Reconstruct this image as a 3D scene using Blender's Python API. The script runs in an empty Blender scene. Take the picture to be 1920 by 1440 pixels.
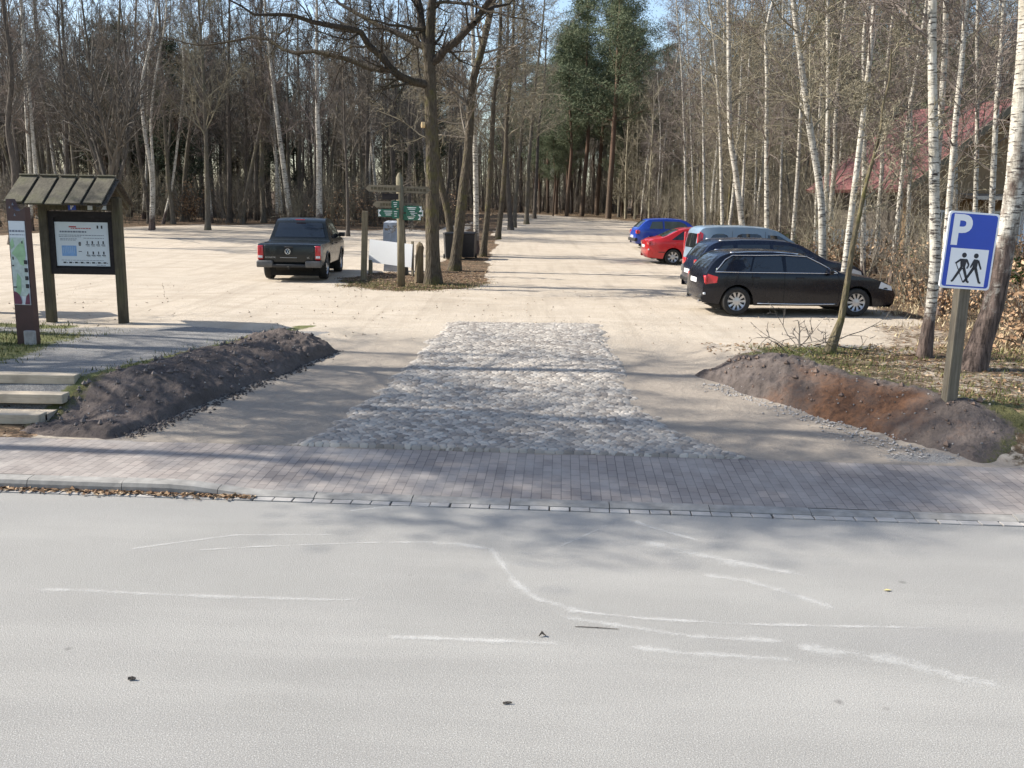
import bpy, bmesh, math, random
import numpy as np
from mathutils import Vector, Matrix, noise as mn
random.seed(7); rng = np.random.default_rng(7)
S = bpy.context.scene; COL = S.collection
PI = math.pi; rad = math.radians

# ------------------------------------------------------------------ camera
FPX = 1750.0; PITCH = math.atan(340/FPX); ROLL = 0.0175; CAMZ = 3.0
F = Vector((0, math.cos(PITCH), -math.sin(PITCH)))
U0 = Vector((0, math.sin(PITCH), math.cos(PITCH))); R0 = Vector((1, 0, 0))
RV = R0*math.cos(ROLL)+U0*math.sin(ROLL); UV = U0*math.cos(ROLL)-R0*math.sin(ROLL)
cam = bpy.data.cameras.new('camera'); co = bpy.data.objects.new('camera', cam); COL.objects.link(co)
cam.sensor_width = 36; cam.lens = 36*FPX/1920; cam.clip_end = 3000; cam.clip_start = .05
co.matrix_world = Matrix(((RV.x, UV.x, -F.x, 0), (RV.y, UV.y, -F.y, 0), (RV.z, UV.z, -F.z, CAMZ), (0, 0, 0, 1)))
S.camera = co

# ------------------------------------------------------------------ terrain
def ss(a, b, v):
    t = np.clip((np.asarray(v, float)-a)/(b-a), 0, 1); return t*t*(3-2*t)
def kerb_y(x): return 9.0-.05*np.asarray(x, float)
def walk_back(x): return 10.62-.05*np.asarray(x, float)
def edge_left(y): return np.interp(y, [9, 11.1, 15.65, 18, 20], [-5.3, -4.6, -3.09, -2.4, -2.0])
def edge_right(y): return np.interp(y, [9, 10.6, 12.2, 13.4, 14.2, 16], [5.6, 5.1, 4.37, 3.66, 3.2, 2.9])
def terr(x, y):
    x = np.asarray(x, float); y = np.asarray(y, float)
    wb = walk_back(x)
    far = .55+.9*ss(30, 65, y)+.012*np.maximum(0, y-65)
    zr = .1+.45*ss(0, 1, np.clip((y-10.6)/8.2, 0, 1)*.9+.05)
    zl = .1+.45*ss(.8, 1.95, y-wb)
    zq = .1+.5*ss(.05, 1.3, y-wb)-.05*ss(15, 18, y)
    wl = ss(0, 1.2, edge_left(y)-x)*(1-ss(18, 20, y)); wr = ss(0, 1.0, x-edge_right(y))*(1-ss(16, 19, y))
    z = zr*(1-wl-wr)+zl*wl+zq*wr
    z = z*(1-ss(18.5, 20.5, y))+far*ss(18.5, 20.5, y)
    z = z+ss(9, 22, x)*.25*ss(14, 20, y)
    z = np.where(y < wb, np.where(y < kerb_y(x)+.05, -.08, 0.0), z)
    return z
def terr1(x, y): return float(terr(x, y))
def ray(px, py): return F+RV*((px-960)/FPX)-UV*((py-720)/FPX)
def wpt(px, py, Y):
    d = ray(px, py); return Vector((0, 0, CAMZ))+d*(Y/d.y)
def at(px, py):
    d = ray(px, py); t = 5.0
    while t < 250:
        p = Vector((0, 0, CAMZ))+d*t
        if p.z <= terr1(p.x, p.y): return Vector((p.x, p.y, terr1(p.x, p.y)))
        t += .04
    return p

# ------------------------------------------------------------------ object helpers
def tag(o, label=None, cat=None, group=None, kind=None):
    if label: o['label'] = label
    if cat: o['category'] = cat
    if group: o['group'] = group
    if kind: o['kind'] = kind
    return o
def empty(name, loc, rz=0, label=None, cat=None, group=None):
    o = bpy.data.objects.new(name, None); COL.objects.link(o); o.location = loc; o.rotation_euler = (0, 0, rz)
    o.empty_display_size = .1
    return tag(o, label, cat, group)
def mk(name, verts, faces, mats, parent=None, smooth=False, fm=None):
    me = bpy.data.meshes.new(name); me.from_pydata([tuple(v) for v in verts], [], faces)
    for m in (mats if isinstance(mats, (list, tuple)) else [mats]): me.materials.append(m)
    if fm is not None: me.polygons.foreach_set('material_index', np.asarray(fm, dtype=np.int32))
    if smooth: me.polygons.foreach_set('use_smooth', np.ones(len(me.polygons), dtype=bool))
    me.update()
    o = bpy.data.objects.new(name, me); COL.objects.link(o)
    if parent: o.parent = parent
    return o
def dup(root, loc, rz=0, scale=None, label=None, group=None, tilt=None):
    r = root.copy(); COL.objects.link(r); r.location = loc; r.rotation_euler = (tilt or 0, 0, rz)
    if scale: r.scale = (scale, scale, scale)
    if label: r['label'] = label
    if group: r['group'] = group
    for c in list(root.children):
        d = c.copy(); COL.objects.link(d); d.parent = r
        for g in list(c.children):
            e = g.copy(); COL.objects.link(e); e.parent = d
    return r
class MB:
    def __init__(s): s.v = []; s.f = []; s.m = []
    def box(s, c, d, rot=None, mi=0, bev=0):
        b = bmesh.new(); bmesh.ops.create_cube(b, size=1)
        for v in b.verts: v.co = Vector((v.co.x*d[0], v.co.y*d[1], v.co.z*d[2]))
        if bev: bmesh.ops.bevel(b, geom=b.edges[:], offset=bev, segments=2, affect='EDGES', profile=.6)
        if rot is not None:
            for v in b.verts: v.co = rot @ v.co
        s.add([v.co+Vector(c) for v in b.verts], [[v.index for v in f.verts] for f in b.faces], mi, b); b.free()
    def add(s, vs, fs, mi=0, b=None):
        o = len(s.v); s.v += [tuple(v) for v in vs]; s.f += [tuple(i+o for i in f) for f in fs]; s.m += [mi]*len(fs)
    def tube(s, pts, rr, n=8, mi=0, cap=True, seed=0, rough=0):
        o = len(s.v); P = pts; k = len(P)
        ax = (P[-1][0]-P[0][0], P[-1][1]-P[0][1], P[-1][2]-P[0][2])
        ref = Vector((0, 0, 1)) if abs(ax[2]) < .8*math.sqrt(ax[0]**2+ax[1]**2+ax[2]**2+1e-9) else Vector((1, .2, 0))
        for i in range(k):
            a = Vector(P[max(0, i-1)]); b = Vector(P[min(k-1, i+1)]); t = (b-a)
            if t.length < 1e-7: t = Vector((0, 0, 1))
            t.normalize(); e1 = t.cross(ref)
            if e1.length < 1e-4: e1 = t.cross(Vector((0, 1, 0)))
            e1.normalize(); e2 = t.cross(e1); c = P[i]; r = rr[i]
            for j in range(n):
                q = 2*PI*j/n; rq = r*(1+rough*math.sin(3*q+i*.9+seed)*.5+rough*random.uniform(-.5, .5)) if rough else r
                ca = math.cos(q)*rq; sa = math.sin(q)*rq
                s.v.append((c[0]+e1.x*ca+e2.x*sa, c[1]+e1.y*ca+e2.y*sa, c[2]+e1.z*ca+e2.z*sa))
        nf = 0
        for i in range(k-1):
            for j in range(n):
                s.f.append((o+i*n+j, o+i*n+(j+1) % n, o+(i+1)*n+(j+1) % n, o+(i+1)*n+j)); nf += 1
        if cap:
            s.f.append(tuple(o+j for j in range(n))[::-1]); s.f.append(tuple(o+(k-1)*n+j for j in range(n))); nf += 2
        s.m += [mi]*nf
    def twig(s, pts, r):            # three-sided spike, tip closes on a point
        o = len(s.v); k = len(pts)
        for i in range(k-1):
            a = pts[i]; b = pts[i+1]; dx, dy, dz = b[0]-a[0], b[1]-a[1], b[2]-a[2]
            if abs(dz) > abs(dx)+abs(dy): e1 = (1, 0, -dx/(dz or 1)); e2 = (0, 1, -dy/(dz or 1))
            else:
                l = math.hypot(dx, dy) or 1; e1 = (-dy/l, dx/l, 0); e2 = (0, 0, 1)
            rr = r*(1-.55*i/(k-1))
            for ca, sa in ((1, 0), (-.5, .87), (-.5, -.87)):
                s.v.append((a[0]+rr*(e1[0]*ca+e2[0]*sa), a[1]+rr*(e1[1]*ca+e2[1]*sa), a[2]+rr*(e1[2]*ca+e2[2]*sa)))
        s.v.append(tuple(pts[-1])); t = len(s.v)-1
        for i in range(k-2):
            for j in range(3): s.f.append((o+i*3+j, o+i*3+(j+1) % 3, o+i*3+3+(j+1) % 3, o+i*3+3+j)); s.m.append(0)
        b = o+(k-2)*3
        for j in range(3): s.f.append((b+j, b+(j+1) % 3, t)); s.m.append(0)
    def lathe(s, prof, n=24, axis='z', c=(0, 0, 0), mi=0):
        o = len(s.v); k = len(prof)
        for r, h in prof:
            for j in range(n):
                a = 2*PI*j/n; x, y = r*math.cos(a), r*math.sin(a)
                p = (x, y, h) if axis == 'z' else (x, h, y)
                s.v.append((p[0]+c[0], p[1]+c[1], p[2]+c[2]))
        for i in range(k-1):
            for j in range(n): s.f.append((o+i*n+j, o+i*n+(j+1) % n, o+(i+1)*n+(j+1) % n, o+(i+1)*n+j)); s.m.append(mi)
    def prism(s, poly, a, b, plane='xz', mi=0):   # polygon in a plane, extruded along the third axis from a to b
        o = len(s.v); n = len(poly)
        for h in (a, b):
            for p in poly: s.v.append((p[0], h, p[1]) if plane == 'xz' else ((h, p[0], p[1]) if plane == 'yz' else (p[0], p[1], h)))
        s.f.append(tuple(range(o, o+n))); s.f.append(tuple(range(o+2*n-1, o+n-1, -1)))
        for i in range(n): s.f.append((o+i, o+(i+1) % n, o+n+(i+1) % n, o+n+i))
        s.m += [mi]*(n+2)
    def build(s, name, mats, parent=None, smooth=False): return mk(name, s.v, s.f, mats, parent, smooth, s.m)
def text_mesh(name, body, size, m, parent, loc, rot, depth=.004, align='CENTER', bold=0):
    cu = bpy.data.curves.new(name, 'FONT'); cu.body = body; cu.size = size; cu.align_x = align; cu.extrude = depth; cu.offset = bold; cu.resolution_u = 4
    o = bpy.data.objects.new(name, cu); COL.objects.link(o); bpy.context.view_layer.update()
    me = bpy.data.meshes.new_from_object(o.evaluated_get(bpy.context.evaluated_depsgraph_get()))
    bpy.data.objects.remove(o); me.materials.clear(); me.materials.append(m)
    q = bpy.data.objects.new(name, me); COL.objects.link(q); q.parent = parent; q.location = loc; q.rotation_euler = rot
    return q

# ------------------------------------------------------------------ materials
class N:
    def __init__(s, name):
        s.m = bpy.data.materials.new(name); s.m.use_nodes = True; s.t = s.m.node_tree; s.n = s.t.nodes; s.b = s.n['Principled BSDF']
    def add(s, typ, **kw):
        q = s.n.new(typ)
        for k, v in kw.items():
            if k.startswith('i_'):
                key = k[2:]; key = int(key) if key.isdigit() else key.replace('_', ' ')
                if hasattr(v, 'is_output') or isinstance(v, bpy.types.NodeSocket): s.t.links.new(v, q.inputs[key])
                else: q.inputs[key].default_value = v
            else: setattr(q, k, v)
        return q
    def co(s, kind='Object', scale=(1, 1, 1), rot=(0, 0, 0)):
        c = s.add('ShaderNodeTexCoord'); m = s.add('ShaderNodeMapping', i_Vector=c.outputs[kind]); m.inputs['Scale'].default_value = scale; m.inputs['Rotation'].default_value = rot
        return m.outputs[0]
    def noise(s, v, sc, det=4, rough=.55): return s.add('ShaderNodeTexNoise', i_Vector=v, i_Scale=sc, i_Detail=det, i_Roughness=rough).outputs[0]
    def vor(s, v, sc, feat='F1', out=0): return s.add('ShaderNodeTexVoronoi', feature=feat, i_Vector=v, i_Scale=sc).outputs[out]
    def ramp(s, f, *st, interp='LINEAR'):
        r = s.add('ShaderNodeValToRGB', i_Fac=f); e = r.color_ramp; e.interpolation = interp
        while len(e.elements) < len(st): e.elements.new(.5)
        for el, (p, c) in zip(e.elements, st): el.position = p; el.color = (c, c, c, 1) if not hasattr(c, '__len__') else (*c[:3], 1)
        return r.outputs[0]
    def mix(s, f, a, b, mode='MIX'):
        q = s.add('ShaderNodeMix', data_type='RGBA', blend_type=mode)
        for i, v in ((0, f), (6, a), (7, b)):
            if isinstance(v, bpy.types.NodeSocket): s.t.links.new(v, q.inputs[i])
            else: q.inputs[i].default_value = v if i == 0 else ((v, v, v, 1) if not hasattr(v, '__len__') else (*v[:3], 1))
        return q.outputs[2]
    def math(s, op, a, b=0.0, c=0.0):
        q = s.add('ShaderNodeMath', operation=op)
        for i, v in enumerate((a, b, c)):
            if isinstance(v, bpy.types.NodeSocket): s.t.links.new(v, q.inputs[i])
            else: q.inputs[i].default_value = v
        return q.outputs[0]
    def col(s, c):
        if isinstance(c, bpy.types.NodeSocket): s.t.links.new(c, s.b.inputs['Base Color'])
        else: s.b.inputs['Base Color'].default_value = (*c, 1)
    def bump(s, h, st=.5, d=.02):
        q = s.add('ShaderNodeBump', i_Height=h, i_Strength=st, i_Distance=d); s.t.links.new(q.outputs[0], s.b.inputs['Normal'])
    def set(s, **kw):
        for k, v in kw.items():
            key = k.replace('_', ' ')
            if isinstance(v, bpy.types.NodeSocket): s.t.links.new(v, s.b.inputs[key])
            else: s.b.inputs[key].default_value = v
        return s.m
def plain(name, c, rough=.6, var=.25, sc=8, bump=0, metal=0, spec=None, coat=0):
    n = N(name); v = n.co(); f = n.noise(v, sc, 5)
    n.col(n.mix(n.ramp(f, (.3, 0), (.7, 1)), tuple(x*(1-var) for x in c), tuple(min(1, x*(1+var)) for x in c)))
    n.set(Roughness=rough, Metallic=metal)
    if spec is not None: n.set(Specular_IOR_Level=spec)
    if coat: n.set(Coat_Weight=coat, Coat_Roughness=.04)
    if bump: n.bump(f, bump, .01)
    return n.m
def mat_asphalt():
    n = N('asphalt'); v = n.co(); g = n.noise(v, 160, 3, .8); g2 = n.vor(v, 110); big = n.noise(v, .55, 5, .6); st = n.noise(n.co(scale=(.18, 1.1, 1)), 1.0, 6, .6)
    c = n.mix(n.ramp(big, (.3, 0), (.7, 1)), (.275, .263, .238), (.325, .311, .282))
    c = n.mix(n.ramp(st, (.45, 0), (.72, .7)), c, (.40, .382, .345)); ln_ = n.noise(n.co(scale=(.05, .55, 1)), 1.3, 4, .5); c = n.mix(n.ramp(ln_, (.5, 0), (.7, .5)), c, (.24, .232, .22))
    g5 = n.noise(v, 105, 2, .6); c = n.mix(n.ramp(g, (.38, .9), (.5, 0)), c, (.12, .115, .11)); c = n.mix(n.ramp(g5, (.58, 0), (.66, .55)), c, (.17, .165, .155)); c = n.mix(n.ramp(g5, (.34, .45), (.42, 0)), c, (.58, .58, .54))
    c = n.mix(n.ramp(g, (.6, 0), (.7, .7)), c, (.56, .54, .5))
    spots = n.vor(v, 1.3); c = n.mix(n.ramp(spots, (.025, .65), (.05, 0)), c, (.15, .14, .13))
    n.col(c); n.bump(n.math('ADD', n.math('MULTIPLY', g2, .6), g),   .42, .008); return n.set(Roughness=.9, Specular_IOR_Level=.25)
def mat_dust():
    n = N('chalky_dust'); v = n.co(); u = n.co('UV'); x = n.add('ShaderNodeSeparateXYZ', i_0=u)
    e = n.math('SUBTRACT', 1.0, n.math('MULTIPLY', n.math('ABSOLUTE', n.math('SUBTRACT', x.outputs[1], .5)), 2.0))
    l = n.math('MINIMUM', 1.0, n.math('MULTIPLY', n.math('SUBTRACT', .5, n.math('ABSOLUTE', n.math('SUBTRACT', x.outputs[0], .5))), 8.0))
    a = n.math('ADD', n.math('MULTIPLY', n.noise(v, 75, 4, .8), .8), n.math('MULTIPLY', n.noise(v, 3.5, 5, .7), .9))
    a = n.math('ADD', a, n.math('MULTIPLY', n.math('SUBTRACT', n.math('MULTIPLY', e, l), 1), .55))
    n.col((.72, .71, .67)); n.set(Roughness=1.0, Alpha=n.math('MULTIPLY', n.ramp(a, (.66, 0), (1.0, .38)), 1.0)); return n.m
def mat_ground():
    n = N('ground_soil'); v = n.co(); m = n.add('ShaderNodeVertexColor', layer_name='mask'); q = n.add('ShaderNodeSeparateColor', i_0=m.outputs[0])
    n1 = n.noise(v, 1.2, 6, .65); n2 = n.noise(v, 9, 6, .7); n3 = n.noise(v, 60, 3, .7); tr = n.noise(n.co(scale=(.35, 1.6, 1), rot=(0, 0, .1)), 1.1, 6, .65)
    c = n.mix(n.ramp(n1, (.3, 0), (.7, 1)), (.42, .356, .276), (.51, .44, .35))
    c = n.mix(n.ramp(tr, (.48, 0), (.7, .6)), c, (.34, .28, .21))
    c = n.mix(n.ramp(n2, (.55, 0), (.8, .5)), c, (.6, .53, .43))
    c = n.mix(n.ramp(n3, (.56, 0), (.7, .45)), c, (.2, .16, .12))
    rut = n.noise(n.co(scale=(1.9, .1, 1), rot=(0, 0, -.06)), 1.4, 5, .6); c = n.mix(n.ramp(rut, (.5, 0), (.68, .5)), c, (.33, .275, .21)); c = n.mix(n.ramp(n.noise(v, .22, 4, .6), (.45, 0), (.7, .4)), c, (.36, .305, .235))
    dirt = n.mix(n.ramp(n2, (.3, 0), (.7, 1)), (.235, .2, .165), (.35, .30, .24)); dirt = n.mix(n.ramp(n3, (.6, 0), (.7, .5)), dirt, (.5, .45, .38))
    c = n.mix(n.ramp(n.math('ADD', m.outputs[1], n.math('MULTIPLY', n.math('SUBTRACT', n2, .5), .7)), (.3, 0), (.75, 1)), c, dirt)
    lf = n.vor(v, 16, out=1); lv = n.add('ShaderNodeSeparateColor', i_0=lf).outputs[0]
    lit = n.ramp(lv, (0, (.045, .03, .02)), (.35, (.12, .075, .045)), (.7, (.2, .125, .075)), (1, (.34, .24, .15)))
    lit = n.mix(n.ramp(n1, (.35, 0), (.6, .8)), lit, (.07, .055, .035))
    gr = n.mix(n.ramp(n2, (.3, 0), (.7, 1)), (.075, .085, .03), (.16, .165, .065)); gr = n.mix(n.ramp(n3, (.5, 0), (.7, .6)), gr, (.24, .2, .12))
    gv = n.mix(n.ramp(n.vor(v, 45), (.1, 0), (.6, 1)), (.34, .33, .3), (.2, .19, .18)); gv = n.mix(n.ramp(n2, (.5, 0), (.8, .6)), gv, (.2, .17, .13))
    for o, k in ((2, gv), (1, gr), (0, lit)):
        f = n.ramp(n.math('ADD', q.outputs[o], n.math('ADD', n.math('MULTIPLY', n.math('SUBTRACT', n2, .5), .9), n.math('MULTIPLY', n.math('SUBTRACT', n1, .5), .5))), (.42, 0), (.58, 1))
        c = n.mix(f, c, k)
    n.col(c); n.bump(n.math('ADD', n.math('MULTIPLY', n2, .8), n.math('MULTIPLY', n3, .35)), .7, .05); return n.set(Roughness=.95, Specular_IOR_Level=.15)
def mat_pavers():
    n = N('concrete_pavers'); v = n.co(rot=(0, 0, PI/2)); b = n.add('ShaderNodeTexBrick', i_Vector=v, i_Scale=1.0); b.offset = .5
    for k, x in (('Mortar Size', .0042), ('Brick Width', .205), ('Row Height', .103), ('Mortar Smooth', .15), ('Bias', 0)): b.inputs[k].default_value = x
    b.inputs['Color1'].default_value = (.225, .195, .174, 1); b.inputs['Color2'].default_value = (.305, .264, .233, 1); b.inputs['Mortar'].default_value = (.13, .115, .105, 1)
    w = n.co(); n2 = n.noise(w, 1.1, 6, .65); n3 = n.noise(w, 90, 3, .7)
    c = n.mix(n.ramp(n2, (.42, 0), (.7, .7)), b.outputs[0], (.40, .365, .325)); c = n.mix(n.ramp(n3, (.55, 0), (.7, .4)), c, (.2, .17, .16))
    n.col(c); n.bump(n.math('ADD', n.math('MULTIPLY', b.outputs[1], -.8), n.math('MULTIPLY', n3, .25)), .6, .008); return n.set(Roughness=.9, Specular_IOR_Level=.2)
def mat_soil():
    n = N('dug_soil'); v = n.co(); m = n.add('ShaderNodeVertexColor', layer_name='mask'); q = n.add('ShaderNodeSeparateColor', i_0=m.outputs[0])
    n1 = n.noise(v, 2.2, 6, .65); n2 = n.noise(v, 14, 6, .7); n3 = n.noise(v, 70, 3, .7)
    c = n.mix(n.ramp(n1, (.3, 0), (.7, 1)), (.095, .077, .068), (.175, .145, .128)); c = n.mix(n.ramp(n2, (.5, 0), (.75, .7)), c, (.06, .047, .042))
    c = n.mix(n.ramp(n3, (.63, 0), (.72, .5)), c, (.3, .27, .24))
    rd = n.mix(n.ramp(n2, (.35, 0), (.65, 1)), (.085, .05, .035), (.19, .10, .058))
    c = n.mix(n.ramp(n.math('ADD', q.outputs[0], n.math('MULTIPLY', n.math('SUBTRACT', n1, .5), 1.1)), (.35, 0), (.7, 1)), c, rd)
    gr = n.mix(n.ramp(n3, (.35, 0), (.65, 1)), (.06, .065, .026), (.17, .155, .075))
    c = n.mix(n.ramp(n.math('ADD', q.outputs[1], n.math('MULTIPLY', n.math('SUBTRACT', n2, .5), .9)), (.4, 0), (.62, 1)), c, gr)
    n.col(c); n.bump(n.math('ADD', n2, n.math('MULTIPLY', n3, .4)), .9, .05); return n.set(Roughness=1.0, Specular_IOR_Level=.1)
def mat_bark(name, a, b, moss=0, sc=(9, 9, 2.2), up=None):
    n = N(name); v = n.co(scale=sc); f = n.noise(v, 2.2, 6, .7); k = n.vor(v, 3.0)
    c = n.mix(n.ramp(f, (.3, 0), (.68, 1)), a, b); c = n.mix(n.ramp(k, (.0, .75), (.22, 0)), c, tuple(x*.45 for x in a))
    if moss:
        m = n.noise(n.co(), 1.1, 5, .7); c = n.mix(n.ramp(m, (.5, 0), (.64, moss)), c, (.12, .115, .025))
    if up:
        z = n.add('ShaderNodeSeparateXYZ', i_0=n.co()).outputs[2]; c = n.mix(n.ramp(n.math('MULTIPLY', z, .1), (.35, 0), (.6, 1)), c, up)
    n.col(c); n.bump(n.math('ADD', f, k), .9, .03); return n.set(Roughness=.95, Specular_IOR_Level=.1)
def mat_birch(name='birch_bark', base=1.0):
    n = N(name); v = n.co(scale=(2.5, 2.5, 16)); f = n.noise(v, 2.0, 5, .7); g = n.noise(n.co(scale=(3, 3, 1.6)), 1.6, 5, .7)
    z = n.add('ShaderNodeSeparateXYZ', i_0=n.co()).outputs[2]
    c = n.mix(n.ramp(g, (.35, 0), (.65, 1)), (.36, .325, .26), (.62, .585, .51)); c = n.mix(n.ramp(f, (.52, 0), (.60, 1)), c, (.055, .045, .04))
    c = n.mix(n.ramp(g, (.60, 0), (.68, .85)), c, (.06, .05, .045))
    low = n.math('ADD', n.math('MULTIPLY', z, .5/base), n.math('MULTIPLY', n.math('SUBTRACT', g, .5), 1.6))
    fv = n.noise(n.co(scale=(13, 13, 1.6)), 1.6, 5, .7); br = n.mix(n.ramp(fv, (.38, 0), (.64, 1)), (.035, .026, .022), (.19, .14, .115)); c = n.mix(n.ramp(low, (.25, 1), (.6, 0)), c, br)
    n.col(c); n.bump(n.math('ADD', f, n.math('ADD', g, fv)), .7, .02); return n.set(Roughness=.8, Specular_IOR_Level=.2)
def mat_leaf(name, cs, rough=.8, trans=0):
    n = N(name); g = n.add('ShaderNodeNewGeometry'); r = g.outputs['Random Per Island']; k = len(cs)
    n.col(n.ramp(r, *[(i/(k-1), c) for i, c in enumerate(cs)])); n.set(Roughness=rough, Specular_IOR_Level=.15)
    return n.m
def mat_wood(name, a, b, axis=(20, 20, 1.5), moss=0, rough=.85):
    n = N(name); v = n.co(scale=axis); f = n.noise(v, 1.8, 6, .7); g = n.noise(n.co(), 2.2, 5, .65)
    c = n.mix(n.ramp(f, (.3, 0), (.7, 1)), a, b); c = n.mix(n.ramp(g, (.5, 0), (.72, .5)), c, tuple(x*.5 for x in a))
    if moss: c = n.mix(n.ramp(g, (.3, moss), (.55, 0)), c, (.1, .11, .035))
    n.col(c); n.bump(f, .5, .008); return n.set(Roughness=rough, Specular_IOR_Level=.2)
def mat_glass(name, c=(.012, .015, .018), rough=.03):
    n = N(name); n.col(c); n.set(Roughness=rough, Specular_IOR_Level=.7, Coat_Weight=.6, Coat_Roughness=.02); return n.m
def mat_paint(name, c, rough=.25, dust=.15, coat=.6):
    n = N(name); v = n.co(); z = n.add('ShaderNodeSeparateXYZ', i_0=v).outputs[2]; f = n.noise(v, 5, 6, .7)
    low = n.math('ADD', n.math('SUBTRACT', 1.0, n.math('MULTIPLY', z, 1.2)), n.math('MULTIPLY', n.math('SUBTRACT', f, .5), .9))
    n.col(n.mix(n.ramp(low, (.35, 0), (1.0, dust)), c, (.27, .22, .17)))
    n.set(Roughness=n.ramp(f, (.3, rough), (.8, rough+.15)), Coat_Weight=coat, Coat_Roughness=.05, Specular_IOR_Level=.35); return n.m
def mat_cobble():
    n = N('granite_setts'); a = n.add('ShaderNodeVertexColor', layer_name='stone'); q = n.add('ShaderNodeSeparateColor', i_0=a.outputs[0]); v = n.co()
    n2 = n.noise(v, 30, 5, .75); n1 = n.noise(v, 1.3, 5, .6)
    c = n.ramp(q.outputs[0], (0, (.2, .175, .15)), (.4, (.29, .26, .225)), (.75, (.36, .325, .28)), (1, (.45, .41, .355)))
    c = n.mix(n.ramp(n2, (.55, 0), (.75, .45)), c, (.2, .18, .17))
    c = n.mix(n.ramp(n1, (.5, 0), (.75, .5)), c, (.40, .36, .305)); c = n.mix(n.ramp(n.math('ADD', q.outputs[2], n.math('MULTIPLY', n.math('SUBTRACT', n2, .5), .8)), (.3, 0), (.8, .9)), c, (.40, .345, .275))
    c = n.mix(n.ramp(q.outputs[1], (.18, 1), (.5, 0)), c, (.15, .125, .1))
    n.col(c); n.bump(n2, .4, .01); return n.set(Roughness=.85, Specular_IOR_Level=.25)
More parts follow.
